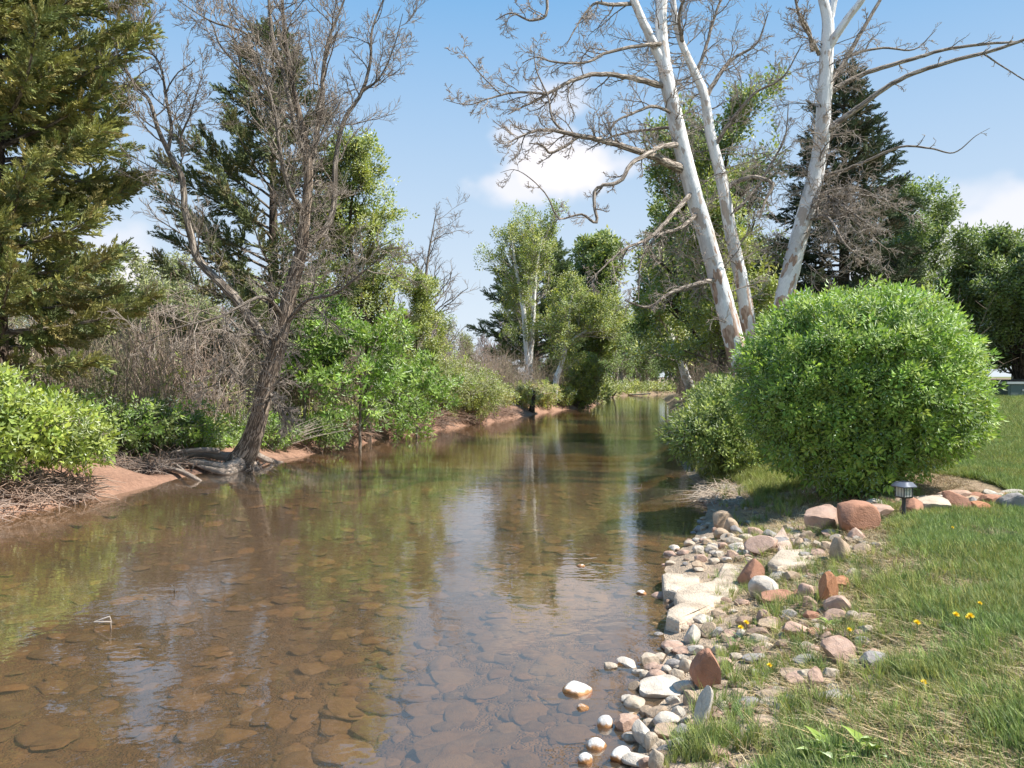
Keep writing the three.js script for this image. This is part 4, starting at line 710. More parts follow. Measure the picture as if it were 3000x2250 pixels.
  for (let k = 0; k < 20; k++) { const d = 14.6 + 2 * r(), x = edgeL(d) - 0.5 - r() * 0.7; dead.add(onLand(x, d, 0.03), vec(0, 1, 0), r() * 6, 0.5 + 0.4 * r(), jitter([0.24, 0.18, 0.14], r, 0.35)); }
  for (let k = 0; k < 22; k++) { const d = 11.4 + 3.4 * r(), x = edgeR(d) + 0.05 + r() * 0.5; dead.add(onLand(x, d, 0.0), vec(0, 1, 0), r() * 6, [0.7, 0.25, 0.7], jitter([0.44, 0.36, 0.28], r, 0.25)); }
  stuffTag(dead.build('root_tangle'), 'matted dead roots and driftwood sticks along the waterline', 'roots');
}

// ------------------------------------------------------------------ stones
function boxUv(g, s = 1) {
  g = g.index ? g.toNonIndexed() : g;
  const p = g.attributes.position, uv = new Float32Array(p.count * 2), a = vec(), b = vec(), c = vec(), n = vec();
  for (let k = 0; k < p.count; k += 3) {
    a.fromBufferAttribute(p, k); b.fromBufferAttribute(p, k + 1); c.fromBufferAttribute(p, k + 2); n.subVectors(b, a).cross(c.clone().sub(a)); const x = Math.abs(n.x), y = Math.abs(n.y), z = Math.abs(n.z);
    [a, b, c].forEach((q, j) => { const [U, W] = y >= x && y >= z ? [q.x, q.z] : x >= z ? [q.z, q.y] : [q.x, q.y]; uv[(k + j) * 2] = U * s + 0.37; uv[(k + j) * 2 + 1] = W * s + 0.71; });
  }
  g.setAttribute('uv', new THREE.BufferAttribute(uv, 2)); return g;
}
function stoneGeo(seed, detail, cuts, rough = 0.1) {  // about one unit across
  const r = rng(seed * 97 + 5); let g = new THREE.IcosahedronGeometry(0.5, detail); g.deleteAttribute('uv'); g.deleteAttribute('normal'); g = mergeVertices(g, 1e-4);
  const p = g.attributes.position, v = vec(), pl = Array.from({ length: cuts }, () => [rdir(r), (cuts > 8 ? 0.2 : 0.26) + 0.17 * r()]);
  for (let k = 0; k < p.count; k++) {
    v.fromBufferAttribute(p, k);
    const n = fbm(v.x * 2.2 + seed, v.y * 2.2 + 3, v.z * 2.2 + 7, 3) - 0.5; v.multiplyScalar(1 + n * rough * 4);
    for (const [q, o] of pl) { const e = v.dot(q) - o; if (e > 0) v.addScaledVector(q, -e * 0.92); }
    v.multiplyScalar(1 + (fbm(v.x * 9 + seed, v.y * 9, v.z * 9, 2) - 0.5) * rough * 0.5);
    p.setXYZ(k, v.x, v.y, v.z);
  }
  g.computeVertexNormals(); g.computeBoundingBox(); const s = g.boundingBox.getSize(vec()), c = g.boundingBox.getCenter(vec());
  g.translate(-c.x, -c.y, -c.z); g.scale(1 / s.x, 1 / s.y, 1 / s.z); g.computeVertexNormals();
  return boxUv(g, 0.6);
}
const ROUND = Array.from({ length: 8 }, (_, k) => stoneGeo(k + 1, 6, 5, 0.12)), ANG = Array.from({ length: 10 }, (_, k) => toCreasedNormals(stoneGeo(k + 31, 6, 11, 0.11), 0.42)), SMALL = Array.from({ length: 10 }, (_, k) => stoneGeo(k + 61, 3, 5, 0.16));
const R9 = rng(900);
// a stone seen at (u, v) that looks w by h: it sits on the land, part sunk
function stone(name, label, u, v, w, h, mat, o = {}, group) {
  const foot = hitLand(u, v + h * 0.42), inWater = foot.y < 0;
  const d = -foot.z, W = w / FOCAL * d, elev = Math.atan2(EYE - foot.y, d), Ht = o.flat ? o.flat * W : Math.max(0.3 * W, (h / FOCAL * d - W * 0.75 * Math.sin(elev) * 0.6) * 1.15), Dp = o.deep ? o.deep * W : W * (0.7 + 0.25 * R9());
  const list = o.ang ? ANG : o.small ? SMALL : ROUND, g = list[(o.g ?? Math.floor(R9() * 99)) % list.length];
  const m = mesh(name, g, mat); m.scale.set(W, Ht * 1.25, Dp); m.rotation.set((R9() - 0.5) * 0.25, o.turn ?? R9() * 0.8 - 0.4, (o.tilt ?? 0) + (R9() - 0.5) * 0.15);
  let y = landY(foot.x, d + Dp * 0.3);
  m.position.set(foot.x, y + Ht * (o.up ?? 0.3), -(d + Dp * 0.3));
  if (inWater) m.position.y = Math.max(m.position.y, Ht * 0.12);
  return tag(m, label, 'stone', group);
}
// broad slabs, cut from their outline on the ground
function slab(label, outline, top, thick, mat, tilt) {
  const P = outline.map(([u, v]) => atY(u, v, top)), c = P.reduce((s, p) => s.add(p), vec()).divideScalar(P.length), sh = new THREE.Shape(P.map((p) => new THREE.Vector2(p.x - c.x, -(p.z - c.z))));
  let g = new THREE.ExtrudeGeometry(sh, { depth: thick - 0.05, bevelEnabled: true, bevelThickness: 0.03, bevelSize: 0.035, bevelOffset: -0.02, bevelSegments: 3 });
  g.rotateX(-Math.PI / 2); g.translate(0, -thick + 0.02, 0);
  const p = g.attributes.position; for (let k = 0; k < p.count; k++) { const x = p.getX(k), y = p.getY(k), z = p.getZ(k); p.setXYZ(k, x + (fbm(x * 5, y * 5, z * 5, 2) - 0.5) * 0.07, y + (fbm(x * 4 + 9, z * 4, y * 4, 2) - 0.5) * 0.05, z + (fbm(x * 5 + 4, y * 5, z * 5 + 3, 2) - 0.5) * 0.07); }
  g.deleteAttribute('normal'); g.deleteAttribute('uv'); g = toCreasedNormals(boxUv(mergeVertices(g, 1e-4)), 0.5);
  const m = mesh('flat_slab', g, mat); m.position.copy(c); if (tilt) m.rotation.set(...tilt);
  return tag(m, label, 'stone');
}
const Z = (x, y) => [1900 + x * 0.2712, 1400 + y * 0.2712];
slab('huge pale slab shaped like a boot reaching into the water', [[820, 925], [1100, 945], [1310, 965], [1225, 1045], [1000, 1100], [960, 1180], [870, 1290], [690, 1330], [690, 1370], [560, 1450], [400, 1530], [330, 1545], [200, 1490], [225, 1400], [330, 1345], [300, 1265], [320, 1190], [520, 1145], [700, 1120], [775, 1050]].map((q) => Z(...q)).reverse(), 0.11, 0.26, M.slab);
slab('pale block-ended slab lying beside the boot-shaped slab', [[170, 1040], [230, 1018], [545, 1070], [530, 1125], [320, 1180], [290, 1225], [180, 1200]].map((q) => Z(...q)).reverse(), 0.10, 0.24, M.slab);
slab('smooth near-white rectangular slab above the grass tuft', [[1310, 890], [1430, 775], [1900, 765], [1975, 850], [1960, 885], [1400, 950]].map((q) => Z(...q)).reverse(), 0.28, 0.22, M.slab);
slab('tilted cream slab wedged behind the near-white slab', [[1370, 660], [1470, 595], [1560, 745], [1420, 785]].map((q) => Z(...q)).reverse(), 0.28, 0.2, M.slabPink, [0.1, 0, 0.08]);
slab('cracked cream and pink slab below the speckled boulder', [[1495, 590], [1650, 505], [1760, 560], [1920, 600], [1905, 690], [1620, 710]].map((q) => Z(...q)).reverse(), 0.30, 0.25, M.slabPink, [0, 0, 0.05]);

const big = [
  ['pinkish block with a brown cleft beside the cream slab', 2236, 1603, 88, 50, M.pink, { ang: 1 }], ['speckled pink-grey boulder beside the red-brown boulder', 2416, 1527, 92, 68, M.pink, { ang: 1, g: 2 }],
  ['large red-brown boulder with white lichen rings near the lamp', 2522, 1520, 130, 82, M.red, { g: 3, deep: 0.75 }], ['round tan stone below the red-brown boulder', 2468, 1618, 58, 62, M.tan, {}],
  ['small pinkish stone tucked under the red-brown boulder', 2515, 1570, 52, 34, M.pink, {}], ['wedge-shaped rusty rock at the corner of the boot-shaped slab', 2206, 1690, 72, 74, M.red, { ang: 1, g: 1 }],
  ['white rounded stone against the wedge-shaped rusty rock', 2243, 1728, 82, 62, M.pale, { g: 5 }], ['round brown stone in the shade of the orange upright rock', 2372, 1737, 58, 44, M.pink, {}],
  ['orange upright broken rock with a ledge', 2432, 1738, 52, 86, M.orange, { ang: 1, g: 4, deep: 0.9, tilt: -0.1 }], ['orange ledge stone leaning on the upright rock', 2470, 1716, 52, 40, M.orange, { ang: 1 }],
  ['pinkish slab-like stone at the foot of the orange rock', 2462, 1778, 74, 52, M.pink, { ang: 1 }], ['long low red stone between the weeds', 2290, 1760, 104, 30, M.red, { ang: 1, turn: 0 }],
  ['rounded grey boulder at the waterline in the shade of the round bush', 2120, 1530, 62, 48, M.tan, {}], ['egg-shaped stone leaning on the rounded grey waterline boulder', 2146, 1547, 40, 42, M.tan, {}], ['small stone standing alone in the water by the rounded grey boulder', 2064, 1545, 26, 16, M.tan, {}], ['low stone half under the rounded grey waterline boulder', 2117, 1566, 44, 28, M.tan, {}],
  ['tall red-brown rock with flat face beside the pale cobbles', 2072, 1972, 82, 106, M.red, { ang: 1, g: 6, deep: 0.8, tilt: 0.12 }], ['squarish pink block among the weeds', 2470, 1922, 84, 74, M.pink, { ang: 1, g: 7, deep: 0.9, turn: 0.25 }],
  ['pinkish-grey humped rock with a dark split', 2346, 1852, 86, 48, M.pink, { ang: 1, g: 8 }], ['low grey-pink stone leaning beside the squarish block', 2578, 1944, 84, 52, M.grey, { ang: 1 }],
  ['upright pinkish stone below the squarish block', 2393, 2002, 48, 62, M.pink, { ang: 1 }], ['round cream stone below the squarish block', 2440, 1982, 48, 40, M.cream, {}],
  ['pale finger-like stone standing in the grass', 2062, 2090, 44, 108, M.pale, { ang: 1, g: 9, deep: 0.9, tilt: -0.18 }], ['flat grey stone sunk in the long grass', 2318, 2076, 74, 44, M.grey, { ang: 1, flat: 0.3 }], ['long grey-tan flat stone in the grass', 2254, 2120, 84, 40, M.tan, { ang: 1, flat: 0.28 }],
  ['flat slate-grey stone in a clump of grass', 2213, 1930, 72, 24, M.grey, { flat: 0.25 }], ['slate-grey oval stone beside the squarish block', 2534, 1888, 40, 30, M.grey, {}], ['brown flat stone beside the dock leaves', 2528, 2152, 58, 40, M.brown, { ang: 1, flat: 0.35 }], ['second brown flat stone under the dock leaves', 2500, 2190, 70, 30, M.brown, { ang: 1, flat: 0.3 }],
  ['tan long stone at the edge of the lawn', 2540, 1812, 70, 30, M.tan, { ang: 1 }], ['cream pebble beside the tan long stone', 2504, 1812, 40, 32, M.cream, {}], ['rust-tinted stone under the round brown stone', 2384, 1812, 50, 30, M.red, { ang: 1 }], ['brownish stone with a pale face below the round brown stone', 2378, 1776, 48, 40, M.brown, { ang: 1 }],
  ['pink low stone near the yellow flowers', 2434, 1870, 56, 30, M.pink, {}], ['pink-brown stone in the weeds by the long red stone', 2244, 1812, 44, 40, M.pink, { ang: 1 }], ['greyish brown stone among grass by the pale cobbles', 2192, 1828, 64, 32, M.brown, { ang: 1 }],
];
for (const [label, u, v, w, h, m, o] of big) stone('rock', label, u, v, w * 1.06, h * 1.06, m, { up: 0.4, ...o });
const edging = [['pale flat stone at the foot of the lamp', 2575, 1502, 70, 26, M.pink], ['red squared edging stone right of the lamp', 2681, 1494, 58, 36, M.red], ['cream wide edging stone', 2748, 1487, 78, 36, M.cream], ['dark red edging stone with a raised corner', 2812, 1480, 60, 44, M.red], ['bright orange edging stone', 2876, 1492, 58, 28, M.orange], ['long red-pink edging stone with a white cap beside it', 2921, 1474, 66, 28, M.red], ['grey-pink edging stone at the lawn end', 2982, 1482, 60, 40, M.grey], ['small maroon stone on top of the edging', 2866, 1459, 32, 16, M.red], ['small white stone on top of the edging', 2912, 1452, 36, 18, M.pale], ['pale stone behind the grey-pink edging stone', 2972, 1452, 50, 20, M.pale], ['pinkish flat stone behind the dark red edging stone', 2806, 1460, 66, 18, M.pink], ['small grey stone between the edging stones', 2856, 1476, 30, 20, M.grey]];
for (let k = 0; k < 13; k++) { const m = [M.pale, M.pink, M.cream, M.red, M.tan][(k * 3) % 5]; stone('edging_stone', `low ${({ 0: 'whitish', 1: 'pinkish', 2: 'cream', 3: 'reddish', 4: 'tan' })[(k * 3) % 5]} stone in the back row of the bush edging`, 2570 + k * 35, 1466 - k * 1.2 + 8 * R9(), 40 + 16 * R9(), 20, m, { ang: 1, turn: 0, up: 0.4 }, 'back row of edging stones'); }
edging.forEach(([label, u, v, w, h, m], k) => stone('edging_stone', label, u, v, w * 1.3, h * 1.3, m, { ang: 1, turn: 0.05, g: k, up: 0.48 }));
// pale cobbles heaped along the waterline
const cobbles = [[1790, 1965, 38, 22], [1841, 1955, 64, 30], [1906, 1943, 56, 45, 1], [1871, 1980, 38, 22], [1860, 2022, 36, 32], [1928, 1987, 58, 44], [1895, 1992, 38, 30], [1944, 2027, 126, 38], [1863, 2073, 62, 36], [1844, 2063, 46, 20], [1925, 2090, 62, 42], [1844, 2128, 78, 58, 1], [1847, 2169, 36, 26], [1887, 2155, 62, 74], [1909, 2176, 44, 56], [1958, 2109, 78, 46], [1958, 2146, 72, 40], [1974, 1895, 62, 22], [1963, 1906, 24, 18], [2031, 1860, 46, 52, 1], [2015, 1952, 44, 40], [2007, 2010, 62, 44], [2026, 2050, 42, 42], [1892, 2236, 42, 40], [1924, 2228, 42, 62], [1974, 2050, 40, 30], [1986, 1980, 38, 34], [1955, 1965, 30, 26], [2077, 1850, 44, 46, 1], [2154, 1893, 42, 24], [2110, 1905, 40, 30], [2040, 1905, 44, 30], [2000, 1840, 40, 22], [2060, 1815, 60, 26, 1], [2110, 1800, 46, 26], [2140, 1860, 36, 26], [2022, 1592, 32, 18], [2049, 1611, 36, 22], [2155, 1587, 46, 28], [2163, 1610, 42, 26], [2044, 1660, 34, 28], [2055, 1637, 36, 24], [2090, 1600, 34, 20], [2110, 1625, 32, 20], [2095, 1645, 30, 18], [2130, 1640, 30, 18], [2075, 1588, 30, 16], [2120, 1600, 30, 20], [2190, 1575, 36, 20], [2000, 1925, 36, 22], [1905, 2120, 40, 30], [1990, 2085, 40, 34], [2085, 1905, 36, 26], [2050, 1940, 34, 26], [2160, 1925, 34, 22], [1985, 2180, 44, 34], [2010, 2110, 34, 28], [2180, 1860, 40, 28], [2120, 1940, 30, 22], [2230, 1860, 34, 24]];
const cobM = [M.cream, M.pale, M.cream, M.pale, M.tan, M.pink];
const shade = new Map([[M.cream, 'cream'], [M.pale, 'whitish'], [M.tan, 'tan'], [M.pink, 'pinkish'], [M.brown, 'brown'], [M.grey, 'grey'], [M.red, 'reddish']]);
cobbles.forEach(([u, v, w, h, a], k) => { const m = cobM[k % 6], ang = a || k % 3 == 1, far = v < 1700, where = far ? 'in the gravel above the boot-shaped slab' : v < 1935 ? 'below the boot-shaped slab' : 'in the heap beside the tall red-brown rock'; stone('river_cobble', `${shade.get(m)} ${ang ? 'angular' : 'rounded'} cobble ${where}`, u, v, w * 1.08, h, m, { ang }, 'pale cobbles heaped along the waterline'); });
{ // the stony corner between the boot-shaped slab and the lamp
  const r = rng(957), ms = [M.cream, M.tan, M.pink, M.pale, M.cream, M.grey]; let n = 0;
  while (n < 70) { const u = 2070 + 470 * r(), v = 1545 + 150 * r(); if (u > 2590 - (v - 1545) * 0.6 || u < 2070 + Math.max(0, 1600 - v) * 1.6 || (u < 2255 && v > 1645)) continue; const m = ms[n % 6], w = 24 + 40 * r() * r(); n++; stone('bank_rock', `${shade.get(m)} broken rock packed between the slabs and the red-brown boulder`, u, v, w, w * 0.62, m, { ang: 1 }, 'rocks packed between the slabs'); }
}
{ // broken rocks scattered between the weeds
  const r = rng(955), ms = [M.tan, M.pink, M.brown, M.grey, M.red, M.cream, M.pink, M.tan]; let n = 0;
  while (n < 150) {
    const u = 2060 + 580 * r(), v = 1550 + 560 * Math.pow(r(), 0.9); if (u > 2360 + (v - 1550) * 0.75 || u < 2090 || (v > 2000 && u > 2500)) continue; if (v < 1830 && u < 2300 && v > 1640 && u < 2255) continue;
    const m = ms[n % 8], w = 24 + 58 * r() * r(); n++;
    stone('bank_rock', `small ${shade.get(m)} broken rock between weeds on the stony bank`, u, v, w * (v / 1800), w * 0.6, m, { ang: 1 }, 'broken rocks scattered over the stony bank');
  }
}
// stones standing clear of the shallow water, stained orange below a ragged waterline
{
  const stained = (label, u, v, w, h, seed, flat) => {
    const p = atY(u, v + h * 0.3, 0), d = -p.z, W = w / FOCAL * d, Ht = W * flat, g = stoneGeo(seed, 6, 3, 0.08), pos = g.attributes.position, c = new Float32Array(pos.count * 3);
    const lift = 0.055;
    for (let k = 0; k < pos.count; k++) { const y = pos.getY(k) * Ht * 1.6 + Ht * 0.25 - 0.1 * W, n = fbm(pos.getX(k) * 5, pos.getZ(k) * 5, seed, 3) - 0.5; const t = smooth(0.012, 0.03, y + n * 0.04); c.set(mix3([0.42, 0.20, 0.065], [0.74, 0.72, 0.69], t), k * 3); }
    g.setAttribute('color', new THREE.BufferAttribute(c, 3));
    const m = mesh('wet_stone', g, M.stain ??= new THREE.MeshStandardMaterial({ vertexColors: true, map: stoneMap, bumpMap: stoneBump, bumpScale: 0.008, roughness: 0.55 }));
    m.scale.set(W, Ht * 1.6, W * 0.75); m.position.set(p.x, Ht * 0.25 - 0.1 * W, p.z - W * 0.2); m.rotation.y = (seed % 7) * 0.2 - 0.5; tag(m, label, 'stone');
  };
  stained('white oval stone with an orange wet rim standing out in the shallows', 1692, 2022, 88, 34, 141, 0.36);
  stained('small flat wet stone beyond the oval orange-rimmed stone', 1708, 2072, 36, 18, 142, 0.4);
  stained('angular white wet stone between the shallows and the cobble heap', 1774, 2118, 46, 38, 143, 0.7);
  stained('white wedge stone with a wet brown foot in the shallows', 1749, 2180, 62, 42, 144, 0.5);
  stained('narrow orange-sided stone in the shallows', 1716, 2224, 46, 36, 145, 0.6);
  stained('large round white stone at the tip of the shallows', 1820, 2212, 70, 52, 146, 0.55);
  stained('lone reddish stone breaking the surface before the boot-shaped slab', 1880, 1736, 30, 14, 147, 0.4);
  stained('tiny wet stone far out in mid-stream', 1702, 1657, 26, 7, 148, 0.3);
}
// small filler stones on the bank
{
  const r = rng(950), mats = [M.cream, M.pale, M.tan, M.pink, M.brown, M.grey, M.cream, M.pink]; let n = 0, tries = 0;
  while (n < 290 && tries++ < 4000) {
    const d = 3.4 + 9.5 * Math.pow(r(), 1.4), s = Math.pow(r(), 1.5) * 2.1 - 0.1, x = edgeR(d) + s;
    if (x > 2.9 + (d - 3.4) * 0.2) continue;
    const w = 0.035 + 0.10 * r() * r() + (s < 0.7 ? 0.02 : 0), pm = mats[Math.floor(r() * 8)], m = mesh('pebble', SMALL[Math.floor(r() * 10)], pm);
    m.scale.set(w * (1 + 0.5 * r()), w * (0.45 + 0.3 * r()), w); m.rotation.y = r() * 6; m.position.copy(onLand(x, d, w * 0.12)); n++;
    tag(m, s < 0.7 ? `small ${shade.get(pm)} pebble lying between the waterline cobbles` : `small ${shade.get(pm)} pebble half hidden in the bank weeds`, 'pebble', s < 0.7 ? 'pebbles between the cobbles' : 'small stones in the weeds');
  }
}
// cobbles lying on the stream bed
{
  const r = rng(960), mats = [M.silt, M.silt2, M.silt3, M.silt, M.silt2], small = SMALL.slice(0, 3).map((g) => new Inst(g, M.silt)); const list = [];
  for (let k = 0; k < 2100; k++) { const d = 3.2 + 13 * Math.pow(r(), 1.5), x = lerp(Math.max(edgeL(d) + 0.4, -d * 0.75), edgeR(d) - 0.03, Math.pow(r(), 0.75)); const w = 0.06 + 0.24 * Math.pow(r(), 3); list.push([x, d, w, w / d]); }
  list.sort((a, b) => b[3] - a[3]);
  list.forEach(([x, d, w], k) => {
    const h = w * (0.14 + 0.13 * r()), y = landY(x, d), p = vec(x, Math.min(y + h * 0.06, -h * 0.62), -d);
    if (k < 290) { const m = mesh('bed_cobble', SMALL[k % 10], mats[k % 5]); m.scale.set(w * (1 + 0.5 * r()), h, w * (0.7 + 0.4 * r())); m.rotation.y = r() * 6; m.position.copy(p); tag(m, 'silt-brown flat cobble lying on the stream bed', 'stone', 'cobbles on the stream bed'); }
    else small[k % 3].add(p, vec((r() - .5) * .3, 1, (r() - .5) * .3).normalize(), r() * 6, [w * 1.3, h, w], jitter([1, 1, 1], r, 0.3));
  });
  small.forEach((i, k) => stuffTag(i.build('bed_gravel'), ['smaller brown cobbles strewn over the stream bed', 'scattered silty stones on the stream bed', 'fine brown gravel stones under the water'][k], 'gravel'));
}

// ------------------------------------------------------------------ grass
{
  const r = rng(970), gi = G.grass.map((g) => new Inst(g, M.grass)), ti = G.tall.map((g) => new Inst(g, M.grass)), si = G.straw.map((g) => new Inst(g, M.dry));
  const green = [[0.22, 0.308, 0.066], [0.259, 0.336, 0.077], [0.176, 0.253, 0.061], [0.308, 0.363, 0.105], [0.22, 0.303, 0.094]], yellowish = [[0.29, 0.32, 0.065], [0.33, 0.335, 0.09], [0.25, 0.295, 0.06]], straw = lum([[0.42, 0.33, 0.19], [0.36, 0.27, 0.15], [0.48, 0.39, 0.25]], 1.15);
  const tilt = (a) => vec((r() - 0.5) * a, 1, (r() - 0.5) * a).normalize();
  const rim = tableOf([[2.4, 0.35], [3, 0.7], [3.4, 0.95], [3.6, 1.4], [3.9, 2.05], [4.5, 2.45], [5.4, 2.8], [6.6, 3.25], [7.9, 4.0], [8.6, 4.6], [9.4, 6.2], [12, 6.6], [13, 4.6]]), lawnness = (x, d) => smooth(-0.25, 0.35, x - rim(d) + (fbm(x * 0.9 + 5, d * 0.9, 2, 3) - 0.5) * 0.9);
  for (let k = 0; k < 120000; k++) {
    const d = 2.4 + 10.6 * Math.pow(r(), 1.15), x = lerp(0.2, d * 0.72 + 0.3, Math.sqrt(r())), s = x - edgeR(d); if (s < 0.25) continue;
    const L = lawnness(x, d), patch = fbm(x * 1.6, d * 1.6, 20, 3), bald = 0.65 * smooth(0.54, 0.63, patch) * (0.35 + 0.65 * smooth(0.4, 0.6, fbm(x * 4, d * 4, 44, 2))), ring = smooth(0.46, 0.54, patch);
    if (r() > 0.03 + 0.97 * L) { if (s > 0.6 && r() < 0.22) si[k % 2].add(onLand(x, d, 0.003), tilt(0.5), r() * 6, 0.8 + 0.6 * r(), jitter(straw[k % 3], r, 0.3)); continue; }
    const inBed = d > 8.9 && d < 12 && x > 2.6 && x < 6.8 && Math.hypot((x - 4.7) / 2.0, (d - 10.4) / 1.5) < 1; if (inBed) continue;
    const spot = [[3.25, 6.3, 0.55], [2.46, 4.6, 0.4], [1.8, 3.35, 0.4], [1.95, 2.95, 0.4], [3.3, 5.5, 0.35], [2.75, 4.0, 0.35], [4.6, 7.2, 0.5]].reduce((m, [a, b, c]) => Math.max(m, 0.92 * smooth(1.2, 0.4, Math.hypot(x - a, (d - b) * 0.8) / c + (fbm(x * 3, d * 3, 50, 3) - 0.5) * 1.3)), 0);
    const dry = spot > r() ? 1 : bald * (1 - 0.9 * smooth(2.6, 4.2, x)); if (r() < dry) { if (r() < 0.6) si[k % 2].add(onLand(x, d, 0.004), tilt(0.5), r() * 6, 0.9 + 0.5 * r(), jitter(straw[k % 3], r, 0.3)); continue; }
    const c = r() < ring * 0.5 + (1 - L) * 0.5 ? yellowish[k % 3] : green[Math.floor(r() * 5)];
    gi[k % 3].add(onLand(x, d, -0.004), tilt(0.7), r() * 6, (0.65 + 0.6 * r()) * (0.75 + 0.45 * L), jitter(c, r, 0.3));
  }
  for (let k = 0; k < 46000; k++) {                  // the lawn further off
    const d = 12.5 + 20 * Math.pow(r(), 1.1), x = lerp(edgeR(d) + 2.6, d * 0.74, r()); if (x < 5.5 && d > 14) continue;
    gi[k % 3].add(onLand(x, d, -0.004), tilt(0.7), r() * 6, 1.1 + 0.7 * r(), jitter(r() < 0.35 ? yellowish[k % 3] : green[k % 5], r, 0.25));
  }
  // weeds and long tufts between the stones
  const tufts = [[2300, 1640, 26], [2260, 1660, 14], [2160, 1745, 30], [2190, 1700, 16], [2240, 1850, 12], [2330, 1785, 30], [2310, 1815, 22], [2270, 1800, 12], [2130, 1930, 14], [2180, 1990, 26], [2240, 2010, 28], [2330, 1950, 22], [2380, 1900, 18], [2420, 1660, 22], [2490, 1680, 30], [2530, 1700, 24], [2560, 1640, 20], [2400, 2080, 26], [2460, 2090, 22], [2240, 2100, 18], [2120, 2080, 26], [2080, 2160, 34], [2050, 2200, 30], [2150, 2180, 34], [2250, 2190, 26], [2350, 2160, 26], [2010, 2230, 26], [2260, 1470, 20], [2210, 1420, 26], [2180, 1380, 22], [2160, 1450, 24], [2230, 1530, 14], [2130, 1490, 18], [2040, 1865, 6], [2090, 1880, 6], [2290, 1895, 14], [2610, 1900, 26], [2660, 1960, 26], [2600, 2000, 20], [2560, 1860, 16], [2190, 1900, 8], [2650, 1760, 22], [2560, 1740, 20]];
  for (const [u, v, n] of tufts) { const p = hitLand(u, v); for (let k = 0; k < n * 0.7; k++) { const a = r() * 6.28, q = 0.15 * Math.sqrt(r()) * (-p.z / 5), x = p.x + Math.cos(a) * q * 1.4, d = -p.z + Math.sin(a) * q; if (x < edgeR(d) + 0.15) continue; ti[k % 2].add(onLand(x, d, -0.01), tilt(0.5), r() * 6, (0.32 + 0.36 * r()) * (v > 1600 ? 1 : 1.3), jitter(r() < 0.55 ? yellowish[k % 3] : green[k % 5], r, 0.3)); } }
  for (let k = 0; k < 3200; k++) { const d = 3 + 9 * r(), x = edgeR(d) + 0.7 + r() * 2.2, n = fbm(x * 2.2, d * 2.2, 33, 3); if (x < edgeR(d) + 0.5) continue; if (n < 0.585) continue; ti[k % 2].add(onLand(x, d, -0.01), tilt(0.6), r() * 6, 0.25 + 0.4 * r(), jitter(r() < 0.5 ? yellowish[k % 3] : green[k % 5], r, 0.3)); }
  for (let k = 0; k < 5200; k++) { const d = 11.6 + 26 * r() * r(), x = edgeR(d) + 0.15 + Math.pow(r(), 0.8) * 2.4; if (d < 13.5 && x < edgeR(d) + 0.7) continue; ti[k % 2].add(onLand(x, d, -0.01), tilt(0.6), r() * 6, 0.5 + 0.5 * r(), jitter(yellowish[k % 3], r, 0.3)); }
  gi.forEach((i, k) => stuffTag(i.build('lawn_grass'), ['short green lawn grass on the right bank', 'slightly longer lawn grass blades', 'soft drooping lawn grass'][k], 'grass'));
  ti.forEach((i, k) => stuffTag(i.build('grass_tufts'), ['long weedy grass between the bank stones', 'coarse long grass tufts on the bank'][k], 'grass'));
  si.forEach((i, k) => stuffTag(i.build('dry_thatch'), ['straw-coloured dead grass on the bare patches', 'dry bleached thatch among the stones'][k], 'dry grass'));
}
